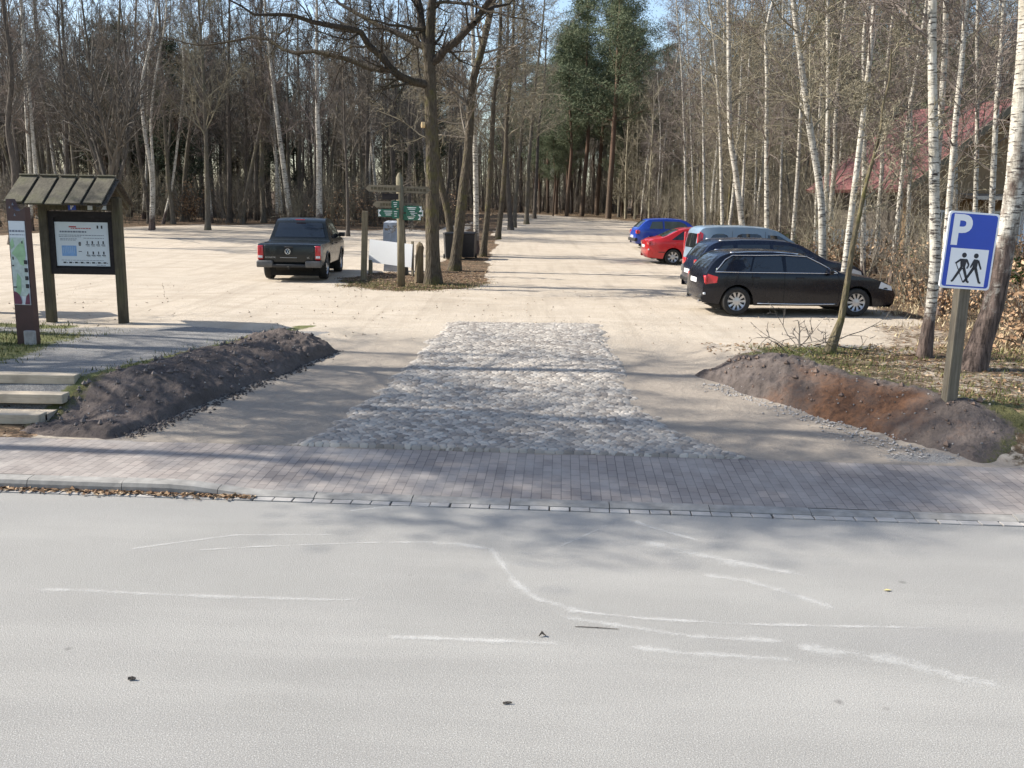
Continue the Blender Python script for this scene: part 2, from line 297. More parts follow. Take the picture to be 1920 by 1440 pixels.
M = dict(limb=mat_bark('dark_limb_bark', (.035, .029, .024), (.085, .072, .058), .15), asphalt=mat_asphalt(), dust=mat_dust(), ground=mat_ground(), pavers=mat_pavers(), soil=mat_soil(), cobble=mat_cobble(),
    kerb=plain('kerb_concrete', (.26, .245, .22), .9, .25, 7, .4), sleeper=mat_wood('sleeper_wood', (.36, .30, .22), (.54, .46, .35), (1.5, 20, 20)),
    birch=mat_birch(), birchbig=mat_birch('old_birch_bark', 2.6), oak=mat_bark('oak_bark', (.05, .042, .032), (.13, .108, .08), .5), bark=mat_bark('grey_bark', (.075, .066, .053), (.19, .167, .133), .3),
    dark=mat_bark('dark_bark', (.06, .051, .043), (.145, .125, .105), 0), pine=mat_bark('pine_bark', (.085, .065, .05), (.17, .125, .09), 0, (9, 9, 3), (.15, .098, .07)),
    mossbark=mat_bark('mossy_bark', (.10, .085, .055), (.2, .165, .105), .9),
    twig=plain('twig_bark', (.145, .122, .094), .9, .3, 3), twigr=plain('birch_twig_bark', (.155, .125, .105), .9, .3, 3), twigo=plain('olive_twig_bark', (.21, .183, .125), .9, .3, 3), twigd=plain('dark_twig_bark', (.095, .082, .067), .9, .3, 3),
    needle=mat_leaf('pine_needles', [(.06, .08, .045), (.115, .14, .078), (.19, .2, .12)]), needled=mat_leaf('dark_needles', [(.028, .042, .025), (.045, .062, .036), (.07, .085, .05)]),
    litter=mat_leaf('fallen_leaves', [(.09, .05, .03), (.2, .12, .065), (.33, .22, .13), (.45, .34, .22)]), dryleaf=mat_leaf('withered_leaves', [(.16, .09, .05), (.3, .19, .11), (.42, .3, .19)]),
    grass=mat_leaf('grass_blades', [(.06, .075, .02), (.12, .135, .04), (.24, .2, .09)]), straw=mat_leaf('dry_grass', [(.25, .19, .1), (.4, .32, .19), (.5, .42, .27)]),
    evergreen=mat_leaf('evergreen_leaves', [(.02, .04, .012), (.04, .07, .02), (.09, .13, .04)]),
    maroon=plain('maroon_lacquer', (.05, .02, .02), .45, .2, 5), oldwood=mat_wood('weathered_board', (.065, .058, .043), (.16, .142, .105), (14, 2, 14), .4), post=mat_wood('kiosk_timber', (.055, .045, .032), (.13, .108, .075), (20, 20, 1.2), .35),
    darkwood=mat_wood('stained_frame', (.022, .019, .02), (.042, .036, .036), (5, 5, 5)), greywood=mat_wood('grey_post_wood', (.12, .102, .07), (.26, .222, .155), (22, 22, 1.2), .3),
    armwood=mat_wood('signpost_board', (.13, .112, .08), (.26, .225, .165), (1.5, 20, 20)), signwood=mat_wood('signpost_timber', (.10, .085, .062), (.21, .18, .14), (22, 22, 1.2), .15), stump=mat_wood('rotten_wood', (.10, .075, .05), (.26, .2, .13), (16, 16, 2), .4),
    sheet=plain('printed_sheet', (.62, .66, .68), .4, .04, 2), mapgreen=plain('map_green', (.3, .47, .27), .5, .2, 9), mapgrey=plain('map_grey_green', (.45, .52, .47), .5, .15, 14), blue=plain('light_blue_print', (.2, .36, .62), .5, .1, 9), ink=plain('black_ink', (.02, .02, .025), .6, .1), inkgrey=plain('grey_ink', (.16, .18, .22), .6, .1), red=plain('red_ink', (.4, .06, .06), .5, .1),
    signblue=plain('sign_blue', (.012, .058, .42), .35, .06, 3), white=plain('white_paint', (.8, .8, .8), .4, .03, 3), green=plain('sign_green', (.01, .10, .06), .4, .1), metal=plain('grey_metal', (.4, .4, .4), .4, .1, 5, 0, .9), signback=plain('sign_edge_metal', (.5, .5, .5), .5, .1, 4, 0, .6),
    banner=plain('white_banner', (.86, .86, .84), .5, .02, 3), tarp=plain('grey_tarpaulin', (.35, .37, .40), .5, .12, 5, .5), bin=plain('black_bin_plastic', (.018, .018, .02), .5, .2, 6),
    glass=mat_glass('tinted_glass'), glassl=mat_glass('window_glass', (.05, .065, .06)), tyre=plain('tyre_rubber', (.018, .017, .016), .85, .3, 12), rim=plain('alloy', (.45, .45, .46), .35, .08, 5, 0, .75), trim=plain('black_trim', (.02, .02, .02), .6, .2), greytrim=plain('grey_bumper', (.09, .088, .085), .55, .2), chrome=plain('chrome', (.75, .75, .76), .12, .02, 3, 0, 1.0),
    tail=plain('red_lens', (.42, .012, .02), .2, .1, 5, coat=.6), lens=plain('clear_lens', (.6, .62, .64), .12, .05, 5, coat=.6), under=plain('underbody', (.008, .008, .008), .9, .2),
    black=mat_paint('black_paint', (.003, .004, .009), .2, .015, .22), navy=mat_paint('dark_blue_paint', (.006, .010, .026), .22, .06, .25), silver=mat_paint('silver_blue_paint', (.19, .26, .33), .3, .1), redp=mat_paint('red_paint', (.5, .016, .02), .25, .12), bluep=mat_paint('blue_paint', (.012, .045, .3), .25, .15), pick=mat_paint('dark_green_grey_paint', (.008, .011, .012), .24, .1, .25),
    roofred=plain('red_roof_tiles', (.155, .056, .05), .8, .2, 4, .4), cladding=mat_wood('brown_cladding', (.2, .125, .065), (.33, .225, .125), (14, 14, 1)), plaster=plain('dim_plaster', (.09, .075, .058), .9, .15, 3), fence=plain('white_pickets', (.62, .62, .60), .6, .1, 4), cut=plain('fresh_cut_wood', (.62, .46, .25), .8, .1, 20), stone=plain('grey_stone', (.3, .28, .26), .9, .25, 9, .4))
for k in ('twig',): pass
# ------------------------------------------------------------------ the setting
def colattr(me, name, arr):
    a = me.color_attributes.new(name, 'FLOAT_COLOR', 'POINT'); b = np.ones((len(me.vertices), 4), dtype=np.float32); b[:, :arr.shape[1]] = arr
    a.data.foreach_set('color', b.ravel())
def gridmesh(name, X, Y, Z, m, parent=None, smooth=True):
    h, w = X.shape; v = np.stack([X, Y, Z], -1).reshape(-1, 3); i = np.arange(h*w).reshape(h, w)
    f = np.stack([i[:-1, :-1], i[:-1, 1:], i[1:, 1:], i[1:, :-1]], -1).reshape(-1, 4)
    return mk(name, v.tolist(), f.tolist(), m, parent, smooth)
def vnoise(x, y, sc, seed=0, oct=4):
    r = np.zeros_like(np.asarray(x, float)); amp = 1; tot = 0
    for o in range(oct):
        X = x*sc+seed*17.3+o*5.1; Y = y*sc-seed*9.7+o*3.3; ix = np.floor(X); iy = np.floor(Y); fx = X-ix; fy = Y-iy
        h = lambda a, b: np.modf(np.abs(np.sin(a*127.1+b*311.7+seed)*43758.5453))[0]
        fx = fx*fx*(3-2*fx); fy = fy*fy*(3-2*fy)
        r += amp*((h(ix, iy)*(1-fx)+h(ix+1, iy)*fx)*(1-fy)+(h(ix, iy+1)*(1-fx)+h(ix+1, iy+1)*fx)*fy-.5); tot += amp; amp *= .5; sc *= 2
    return r/tot*2
def wood_left(x): return np.interp(x, [-60, -25, -22, -16, -9, -4.5, -4, -3], [44, 46, 55, 58, 55, 56, 62, 80])   # near edge of the left wood
def wood_right(y): return np.interp(y, [9, 15, 17, 21, 27, 33, 46, 60, 78, 90, 105], [5.6, 5.4, 7.8, 9.0, 9.6, 10, 10.4, 10.6, 10, 7, -5])
def masks(x, y):
    n = vnoise(x, y, .45, 3); n2 = vnoise(x, y, 1.5, 5)
    lit = ss(-.8, 1.2, y-wood_left(x)+n*2.2)*(x < -2.9)
    lit = np.maximum(lit, ss(-.5, .8, x-wood_right(y)+n*1.1)*(y > 15))
    lit = np.maximum(lit, .95*ss(100, 106, y+n*4))
    lit = np.maximum(lit, ss(64, 84, y+n*6)*(.52-.3*np.exp(-((x-3-.02*(y-70))/1.6)**2)))
    dx = (x+3.1)/2.5; dy = (y-29.2)/3.6; isl = 1-ss(.75, 1.1, np.sqrt(dx*dx+dy*dy)+n2*.22)
    strip = ss(.0, .5, 1.25-np.abs(x+np.interp(y, [27, 40, 60, 90], [2.2, 1.9, 2.0, 2.6]))+n*.7)*(y > 29)
    lit = np.maximum(lit, np.maximum(isl*.85, strip*.9))
    wb = walk_back(x)
    bank = ss(.3, 1.0, x-edge_right(y))*(y > wb+.1)*(y < 20)*ss(-.6, .4, x-wood_right(y)+1.0)
    lit = np.maximum(lit, bank*.55)
    gr = np.maximum(ss(-.1, .7, x-edge_right(y)-.9)*(y < 16.5)*(y > wb)*.72*(.75+n), isl*.55*(1-ss(27.3, 29, y)+.2))
    plat = (x < edge_left(y)-.9)*(y > wb+.3)*(y < 18.4)
    gedge = np.exp(-((x-edge_left(y)+1.75)/.28)**2)+ss(-6.9, -8.0, x+n*.5)*ss(12.9, 13.6, y)*ss(17.6, 16.2, y)+np.exp(-((y-17.6-n*.3)/.35)**2)*(x < -8.3)
    gr = np.maximum(gr, plat*np.clip(gedge, 0, 1)*.75)
    gv = plat*ss(18.1, 17.3, y-.25*(x+6)*0+n2*.4)*.8
    gv = np.maximum(gv, np.exp(-(((x-6.1)/1.1)**2+((y-16.3)/.9)**2))*.9)
    gv = np.maximum(gv, np.exp(-(((x-4.9)/.6)**2+((y-10.75)/.3)**2))*.8)
    lit = np.maximum(lit, (x < -5.8)*(y > wb-.1)*(y < wb+.75)*.7)
    dirt = ss(20.5, 15, y+n*1.2)*(x > edge_left(y)-.4)*(x < edge_right(y)+.8)*.75
    return np.stack([np.clip(lit, 0, 1), np.clip(gr, 0, 1), np.clip(gv, 0, 1)], -1), dirt
def axis(a, b, segs):
    r = [a]
    for e, s in segs:
        n = max(1, int(round((e-r[-1])/s))); r += list(np.linspace(r[-1], e, n+1)[1:])
    return np.array(r)
ax = axis(-400, 400, [(-120, 40), (-40, 6), (-14, .8), (-10, .25), (9, .13), (14, .3), (40, .9), (120, 8), (400, 40)])
ay = axis(-60, 500, [(-20, 20), (8.2, 4), (20, .12), (36, .3), (70, .8), (130, 3), (500, 50)])
X, Y = np.meshgrid(ax, ay); Z = terr(X, Y)
Z = Z+(vnoise(X, Y, .5, 1)*.03+vnoise(X, Y, 3.0, 2)*.012)*(Y > walk_back(X)+.1)+vnoise(X, Y, .12, 6)*.25*ss(50, 70, Y)
ground = gridmesh('ground', X, Y, Z, M['ground']); tag(ground, kind='structure')
mk_, drt = masks(X.ravel(), Y.ravel()); colattr(ground.data, 'mask', np.concatenate([mk_, np.ones((mk_.shape[0], 1))], 1))
a_ = ground.data.color_attributes['mask']; buf = np.ones((len(ground.data.vertices), 4), dtype=np.float32); buf[:, :3] = mk_; buf[:, 3] = drt; a_.data.foreach_set('color', buf.ravel())

RA = math.atan(-.05)                    # the road runs slightly askew to the view
road = gridmesh('road', *np.meshgrid(np.linspace(-80, 80, 81), np.linspace(-24, -.12, 13)), np.zeros((13, 81)), M['asphalt']); road.location = (0, 9, 0); road.rotation_euler = (0, 0, RA); tag(road, kind='structure')
def kerb_h(x): return .115-.085*(ss(-3.5, -2.5, x)-ss(4.5, 8.5, x)*.5)
m = MB(); L0 = 1.0
for k in range(-60, 60):                # kerb stones, chamfered, one metre each
    x0, x1 = k+.004, k+.996
    n0 = 4
    for q in range(n0):
        a, b = x0+(x1-x0)*q/n0, x0+(x1-x0)*(q+1)/n0; o = len(m.v)
        for x in (a, b):
            h = float(kerb_h(x)); jz = .004*math.sin(k*7.7)
            for yy, zz in ((.0, -.1), (.0, max(.012, h-.05)+jz), (.015, h-.012+jz), (.05, h+jz), (.15, h+.004+jz), (.15, -.1)): m.v.append((x, yy, zz))
        m.f += [(o+i, o+6+i, o+7+i, o+1+i) for i in range(5)]; m.m += [0]*5
        for side in (0, 6):
            if (side == 0 and q == 0) or (side == 6 and q == n0-1): m.f.append(tuple(o+side+i for i in range(6))); m.m.append(0)
kerb = m.build('kerb', M['kerb']); kerb.location = (0, 9, 0); kerb.rotation_euler = (0, 0, RA); tag(kerb, kind='structure')
m = MB()
for k in range(-300, 300):              # single row of gutter setts along the kerb
    jx = random.uniform(-.006, .006); m.box((k*.2+jx+.1, -.06, -.02+random.uniform(-.003, .003)), (.188, .108, .06), bev=.006)
gut = m.build('gutter_paving', plain('gutter_setts', (.33, .31, .285), .9, .25, 3, .3)); gut.location = (0, 9, 0); gut.rotation_euler = (0, 0, RA); tag(gut, kind='structure')
wx = np.linspace(-60, 60, 481); wy = np.linspace(.155, 1.66, 12); X, Y = np.meshgrid(wx, wy)
t = (Y-.155)/(1.505); Z = (kerb_h(X)-.002)*(1-t)+(.104)*t+vnoise(X, Y, .6, 4)*.01
walk = gridmesh('pavement', X, Y, Z, M['pavers']); walk.location = (0, 9, 0); walk.rotation_euler = (0, 0, RA); tag(walk, kind='structure')

# field-stone paving of the driveway: rounded setts as relief
def cob_l(y): return np.interp(y, [10.4, 12, 14.5, 18.6, 19.5], [-2.9, -2.55, -2.08, -1.62, -1.45])
def cob_r(y): return np.interp(y, [10.4, 11.3, 12.8, 15.3, 19.5], [3.3, 2.55, 2.08, 2.02, 2.1])
gx = np.arange(-3.1, 3.45, .0122); gy = np.arange(10.45, 19.8, .0122); X, Y = np.meshgrid(gx, gy)
sx, sy = .108, .09
U = X/sx; V = Y/sy; IX = np.floor(U); IY = np.floor(V); best = np.full(U.shape, 9.); sec = np.full(U.shape, 9.); bid = np.zeros(U.shape)
hsh = lambda a, b, c: np.modf(np.abs(np.sin(a*12.9898+b*78.233+c*37.719)*43758.5453))[0]
for di in (-1, 0, 1):
    for dj in (-1, 0, 1):
        a = IX+di; b = IY+dj; off = .5*np.mod(b, 2)
        px = a+.5+off*.9-.25+(hsh(a, b, 1)-.5)*.62; py = b+.5+(hsh(a, b, 2)-.5)*.6; d = np.hypot((U-px)*1.0, (V-py)*.95)
        idd = hsh(a, b, 3); nb = d < best; sec = np.where(nb, best, np.minimum(sec, d)); bid = np.where(nb, idd, bid); best = np.where(nb, d, best)
gap = sec-best; dome = ss(-.04, .24, gap)**.7*(1-.18*np.clip(best, 0, 1)**2); hs = .8+.4*hsh(bid*91, bid*17, 4)
fill = ss(.15, .75, vnoise(X, Y, .7, 8)+.25)*.28
front = Y-walk_back(X)-.02; edge = np.minimum(X-cob_l(Y)+vnoise(X, Y, 2, 11)*.12, cob_r(Y)-X+vnoise(X, Y, 2, 12)*.12); edge = np.minimum(edge, 19.5-Y+.05*X+vnoise(X, Y, 2.5, 13)*.15)+vnoise(X, Y, 6, 14, 2)*.12; inn = ss(0, .5, edge)*ss(0, .04, front)
Z = terr(X, Y)+.02+.023*np.maximum(dome*hs, fill)*inn-.075*(1-inn)+vnoise(X, Y, .5, 1)*.02+vnoise(X, Y, 14, 9, 2)*.004
keep = (edge > -.12) & (front > -.03)
h, w = X.shape; idx = np.arange(h*w).reshape(h, w); fk = keep[:-1, :-1] & keep[1:, 1:]
f = np.stack([idx[:-1, :-1], idx[:-1, 1:], idx[1:, 1:], idx[1:, :-1]], -1)[fk]; used = np.unique(f); rem = np.full(h*w, -1); rem[used] = np.arange(len(used))
v = np.stack([X, Y, Z], -1).reshape(-1, 3)[used]
me = bpy.data.meshes.new('cobbled_driveway'); me.vertices.add(len(v)); me.vertices.foreach_set('co', v.astype(np.float32).ravel()); fl = rem[f].astype(np.int32)
me.loops.add(fl.size); me.loops.foreach_set('vertex_index', fl.ravel()); me.polygons.add(len(fl)); me.polygons.foreach_set('loop_start', np.arange(len(fl), dtype=np.int32)*4)
me.update(calc_edges=True); me.validate(); me.polygons.foreach_set('use_smooth', np.ones(len(me.polygons), dtype=bool)); me.materials.append(M['cobble'])
colattr(me, 'stone', np.stack([bid.ravel()[used], np.maximum(dome, fill*1.2).ravel()[used]*inn.ravel()[used], (1-ss(.0, .6, edge)).ravel()[used]], -1))
cob = bpy.data.objects.new('cobbled_driveway', me); COL.objects.link(cob); tag(cob, kind='structure')

# heaps of dug soil either side of the drive
HEAPS = []
def heap(name, A, B, side, width, amp, label, red, ny=230, nv=90):
    A = Vector(A); B = Vector(B); d = (B-A); L = d.length; d.normalize(); p = Vector((-d.y, d.x))*side
    us = np.linspace(-.12*L if side > 0 else -.35, L+(.0 if side > 0 else .4), ny); vs = np.linspace(-.22, width, nv); Ug, Vg = np.meshgrid(us, vs)
    Xg = A.x+d.x*Ug+p.x*Vg; Yg = A.y+d.y*Ug+p.y*Vg; t = np.clip(Ug/L, -.2, 1.2)
    a = np.interp(t, *amp); s = np.clip((Vg+.1*vnoise(Ug, Vg, 1.8, 21))/width, 0, 1); prof = np.sin(PI*np.clip(s, 0, 1)**.62)**.8
    n = vnoise(Xg, Yg, 1.3, 22)*.12+vnoise(Xg, Yg, 4, 23)*.10+vnoise(Xg, Yg, 13, 24, 3)*.07; zb = terr(Xg, Yg)
    cover = ss(0, .12, s)*ss(1, .85, s)*ss(0, .1, (us-us[0])[None, :]/L+0*s)*ss(0, .08, (us[-1]-us)[None, :]/L+0*s)
    cover = cover*ss(.02, .3, Yg-walk_back(Xg))
    Zg = zb-.05+cover*(.05+a*prof+n*(.22+a*1.6))
    o = gridmesh(name, Xg, Yg, np.maximum(Zg, zb-.07), M['soil']); tag(o, label, 'earth heap')
    HEAPS.append(o); g = np.zeros((Xg.size, 3)); g[:, 0] = (red(t, s)).ravel(); g[:, 1] = (ss(.62, .95, s)*.75 if side > 0 else np.maximum(ss(.45, .85, s)*.9, .8*ss(.14, -.12, t+.1*vnoise(Xg, Yg, 1.5, 31)))).ravel(); colattr(o.data, 'mask', g); return o
heap('earth_heap', (-4.75, 10.98), (-2.85, 16.15), 1, 1.75, ([-.2, 0, .12, .3, .5, .72, .86, 1.0, 1.2], [0, .08, .13, .15, .13, .18, .25, .18, 0]),
     'long heap of dark dug soil beside the wooden steps and the kiosk', lambda t, s: 0*t)
heap('earth_heap', (5.35, 10.55), (2.95, 14.5), -1, 1.35, ([-.2, 0, .2, .5, .75, 1, 1.2], [.0, .03, .08, .12, .26, .14, 0]),
     'reddish brown heap of dug soil along the drive below the parking sign', lambda t, s: np.exp(-((t-.42)/.33)**2)*.72*ss(.85, .35, s))

# loose clods and pebbles lying on the heaps
for hp, n_, cl in ((0, 240, (.14, .115, .102)), (1, 150, (.15, .105, .08))):
    me_ = HEAPS[hp].data; b = MB(); vs_ = [v for v in me_.vertices if v.co.z > terr1(v.co.x, v.co.y)+.03]
    for v in random.sample(vs_, n_):
        s = random.choice((.012, .016, .02, .028, .045))*random.uniform(.7, 1.3); o8 = [Vector(c).normalized()*s*random.uniform(.6, 1.2) for c in ((1, 0, 0), (-1, 0, 0), (0, 1, 0), (0, -1, 0), (0, 0, 1), (0, 0, -1))]
        b.add([v.co+q+Vector((0, 0, s*.3)) for q in o8], [(0, 2, 4), (2, 1, 4), (1, 3, 4), (3, 0, 4), (2, 0, 5), (1, 2, 5), (3, 1, 5), (0, 3, 5)])
    tag(b.build('clods', plain('soil_clods', cl, .95, .5, 6, .4)), kind='stuff')
    b = MB()
    for v in random.sample(vs_, 60): s = random.uniform(.008, .016); b.box(v.co+Vector((0, 0, s*.5)), (s*1.6, s, s), Matrix.Rotation(random.random()*3, 3, 'Z'))
    tag(b.build('pebbles', M['stone']), kind='stuff')
# timber steps up to the kiosk
st = empty('timber_steps', (-7.6, 11.9, .1), 0, 'three pale sleeper steps leading up beside the dark soil heap', 'steps')
for i, (yy, zt, w) in enumerate(((11.62, .25, 3.1), (12.12, .41, 3.05), (12.62, .575, 2.87))):
    b = MB(); b.box((0, 0, 0), (w, .22, .125), bev=.012); o = b.build('step', M['sleeper'], st); o.location = (-7.55+w/2-1.55+.12*i-st.location.x, yy+.02-st.location.y, zt-.062-st.location.z)
b = MB()
for yy, zt, dd in ((11.86, .215, .33), (12.36, .375, .33)): b.box((-.0, yy-st.location.y, zt-.1-st.location.z), (3.2, dd, .2))
b.build('tread', M['ground'], st)

# scatter: leaves, grass, small stones (countless)
def scatter(name, pts, size, m, flat=.5, asp=.6, tri=False, lift=.012, h=None):
    n = len(pts); v = []; f = []
    az = rng.uniform(0, 2*PI, n); sz = size*rng.uniform(.6, 1.3, n); tl = rng.normal(0, flat, (n, 2)); 
    for i in range(n):
        x, y, z = pts[i]; s = sz[i]; c, q = math.cos(az[i])*s, math.sin(az[i])*s; o = len(v)
        if tri:
            hh = h*random.uniform(.4, 1.2); v += [(x-q*.1, y+c*.1, z-.01), (x+q*.1, y-c*.1, z-.01), (x+c*.6, y+q*.6, z+hh)]; f.append((o, o+1, o+2))
        else:
            z += lift; a, b = tl[i]
            v += [(x-c, y-q, z-a*s*.5), (x+q*asp, y-c*asp, z+abs(b)*s), (x+c, y+q, z+a*s*.5), (x-q*asp, y+c*asp, z+abs(b)*s*.4)]; f += [(o, o+1, o+2), (o, o+2, o+3)]
    o = mk(name, v, f, m); tag(o, kind='stuff'); return o
def region(n, x0, x1, y0, y1, fn):
    x = rng.uniform(x0, x1, n*6); y = rng.uniform(y0, y1, n*6); k = rng.uniform(0, 1, n*6) < fn(x, y); x = x[k][:n]; y = y[k][:n]
    return np.stack([x, y, terr(x, y)], -1)
ch = lambda i: (lambda x, y: masks(x, y)[0][:, i])
P = np.concatenate([region(2600, -6, 0, 25, 34, ch(0)), region(1500, -5, 0, 34, 70, ch(0)), region(2600, 3.4, 9, 11.5, 17, lambda x, y: .5*(x > edge_right(y)+.5)),
    region(3200, 7, 16, 16, 32, ch(0)), region(1800, 9, 22, 30, 60, ch(0)), region(2500, -40, -3, 44, 66, ch(0)), region(400, -9, -5.9, 11.1, 12.4, lambda x, y: .5+0*x)])
kx = -2.6-np.abs(rng.normal(0, 2.6, 620)); ky = kerb_y(kx)-np.abs(rng.normal(0, .05, 620))-.01; P = np.concatenate([P, np.stack([kx, ky, 0*kx+.01], -1)])
scatter('leaf_litter', P, .032, M['litter'], .4)
P = np.concatenate([region(9000, 3.5, 11, 11, 17.5, lambda x, y: masks(x, y)[0][:, 1]*(x > edge_right(y)+1.0)), region(5000, -11, -4.5, 12.6, 18.5, ch(1)), region(2500, -6, -.5, 25, 30, ch(1))])
scatter('grass', P, .08, M['grass'], tri=True, h=.07)
P = np.concatenate([region(9000, 7.5, 20, 16, 32, ch(0)), region(3000, 9.5, 24, 32, 70, ch(0)), region(2500, -3, 12, 78, 104, lambda x, y: .5+0*x)])
scatter('dry_grass', P, .12, M['straw'], tri=True, h=.13)
def stones(name, n, fn, size, m):
    b = MB()
    for _ in range(n):
        x, y = fn(); z = terr1(x, y); s = size*random.uniform(.4, 1.3)
        vs = [Vector(c).normalized()*s*random.uniform(.7, 1.2) for c in ((1, 0, 0), (-1, 0, 0), (0, 1, 0), (0, -1, 0), (0, 0, 1), (0, 0, -1))]
        b.add([(x+q.x, y+q.y, z+q.z*.7+.01) for q in vs], [(0, 2, 4), (2, 1, 4), (1, 3, 4), (3, 0, 4), (2, 0, 5), (1, 2, 5), (3, 1, 5), (0, 3, 5)])
    o = b.build(name, m); tag(o, kind='stuff')
def along():
    y = random.uniform(11, 16); return edge_left(y)+random.gauss(-.06, .09), y
def along2():
    y = random.uniform(10.7, 14.2); return edge_right(y)+random.gauss(-.08, .2), y
stones('rubble', 700, along, .022, plain('heap_rubble', (.075, .062, .056), .95, .4, 3)); stones('gravel', 600, along2, .02, M['stone'])
stones('crumbs', 500, lambda: (random.uniform(-12, 8), random.uniform(17, 27)), .02, plain('sand_stones', (.34, .28, .21), .95, .4, 3))
stones('grit', 420, lambda: (random.uniform(-4, 7), random.uniform(4.6, 10.4)), .006, plain('road_grit', (.32, .3, .27), .95, .5, 3))
# chalky wheel dust left on the asphalt, thin sheets lying on it
dv, df, uvs = [], [], []
def streak(pts, w0):
    w0 = w0*1.25 if w0 < .22 else w0*.8
    W = [at0(*p) for p in pts]; n = len(W); o = len(dv)
    for i, p in enumerate(W):
        t = (W[min(n-1, i+1)]-W[max(0, i-1)]); t.normalize(); q = Vector((-t.y, t.x, 0))
        for s in (-1, 1): dv.append(tuple(p+q*s*w0*.5+Vector((0, 0, .004+.0006*len(df) % .003)))); uvs.append((i/(n-1), (s+1)/2))
    for i in range(n-1): df.append((o+2*i, o+2*i+1, o+2*i+3, o+2*i+2))
def at0(px, py):
    d = ray(px, py); return Vector((0, 0, CAMZ))+d*(-CAMZ/d.z)
for pts, w0 in (([(190, 1038), (300, 1022), (440, 1004), (560, 1003), (680, 1003)], .10), ([(330, 1035), (480, 1026), (700, 1018), (880, 1017)], .06), ([(700, 1018), (860, 1020), (920, 1030), (945, 1065), (975, 1100), (1010, 1125), (1090, 1148), (1240, 1165)], .2),
    ([(1000, 1140), (1200, 1160), (1400, 1172), (1600, 1176), (1850, 1180)], .12), ([(0, 1105), (160, 1108), (300, 1116), (480, 1122), (640, 1126), (720, 1120)], .16), ([(1040, 1030), (1090, 1008), (1150, 980)], .05),
    ([(1180, 1010), (1300, 1040), (1420, 1065), (1540, 1085)], .5), ([(1290, 1075), (1400, 1090), (1500, 1120), (1590, 1150)], .4), ([(1150, 1210), (1280, 1225), (1400, 1232), (1520, 1240)], .2), ([(1460, 1215), (1600, 1225), (1760, 1260), (1920, 1300)], .5), ([(640, 960), (720, 952), (860, 948)], .12), ([(700, 1195), (860, 1200), (1100, 1210)], .15), ([(1180, 975), (1240, 995), (1330, 1020)], .25), ([(1000, 1150), (1300, 1195), (1500, 1205)], .18)): streak(pts, w0)
du = mk('dust', dv, df, M['dust']); tag(du, kind='stuff'); uvl = du.data.uv_layers.new(name='UVMap')
for lp in du.data.loops: uvl.data[lp.index].uv = uvs[lp.vertex_index]
def litter_stick(pts, r, label):
    b = MB(); b.tube([at0(*p)+Vector((0, 0, r+.003)) for p in pts], [r*.8, r, r*.6][:len(pts)], 5); tag(b.build('twig', M['dark']), label, 'twig')
litter_stick([(1078, 1176), (1120, 1178), (1160, 1181)], .0035, 'long thin twig lying on the asphalt, right of the middle'); litter_stick([(240, 1276), (247, 1275), (254, 1276)], .012, 'short dark stick lying on the asphalt at left'); litter_stick([(943, 1321), (952, 1320), (960, 1320)], .008, 'small brown stick lying low in the middle of the asphalt')
b = MB(); p = at0(1016, 1195); b.tube([p+Vector((-.02, 0, .01)), p+Vector((0, .02, .03)), p+Vector((.03, 0, .012))], [.004, .012, .003], 5); tag(b.build('bark_chip', M['dark']), 'dark curled bark chip on the asphalt beside the long twig', 'bark chip')
p = at0(1664, 1108); b = MB(); b.add([p+Vector(q) for q in ((-.035, 0, .006), (-.01, -.02, .014), (.035, .0, .008), (.0, .02, .01))], [(0, 1, 2), (0, 2, 3)]); tag(b.build('leaf', plain('yellow_leaf', (.6, .5, .2), .7)), 'single pale yellow leaf lying on the asphalt', 'leaf')
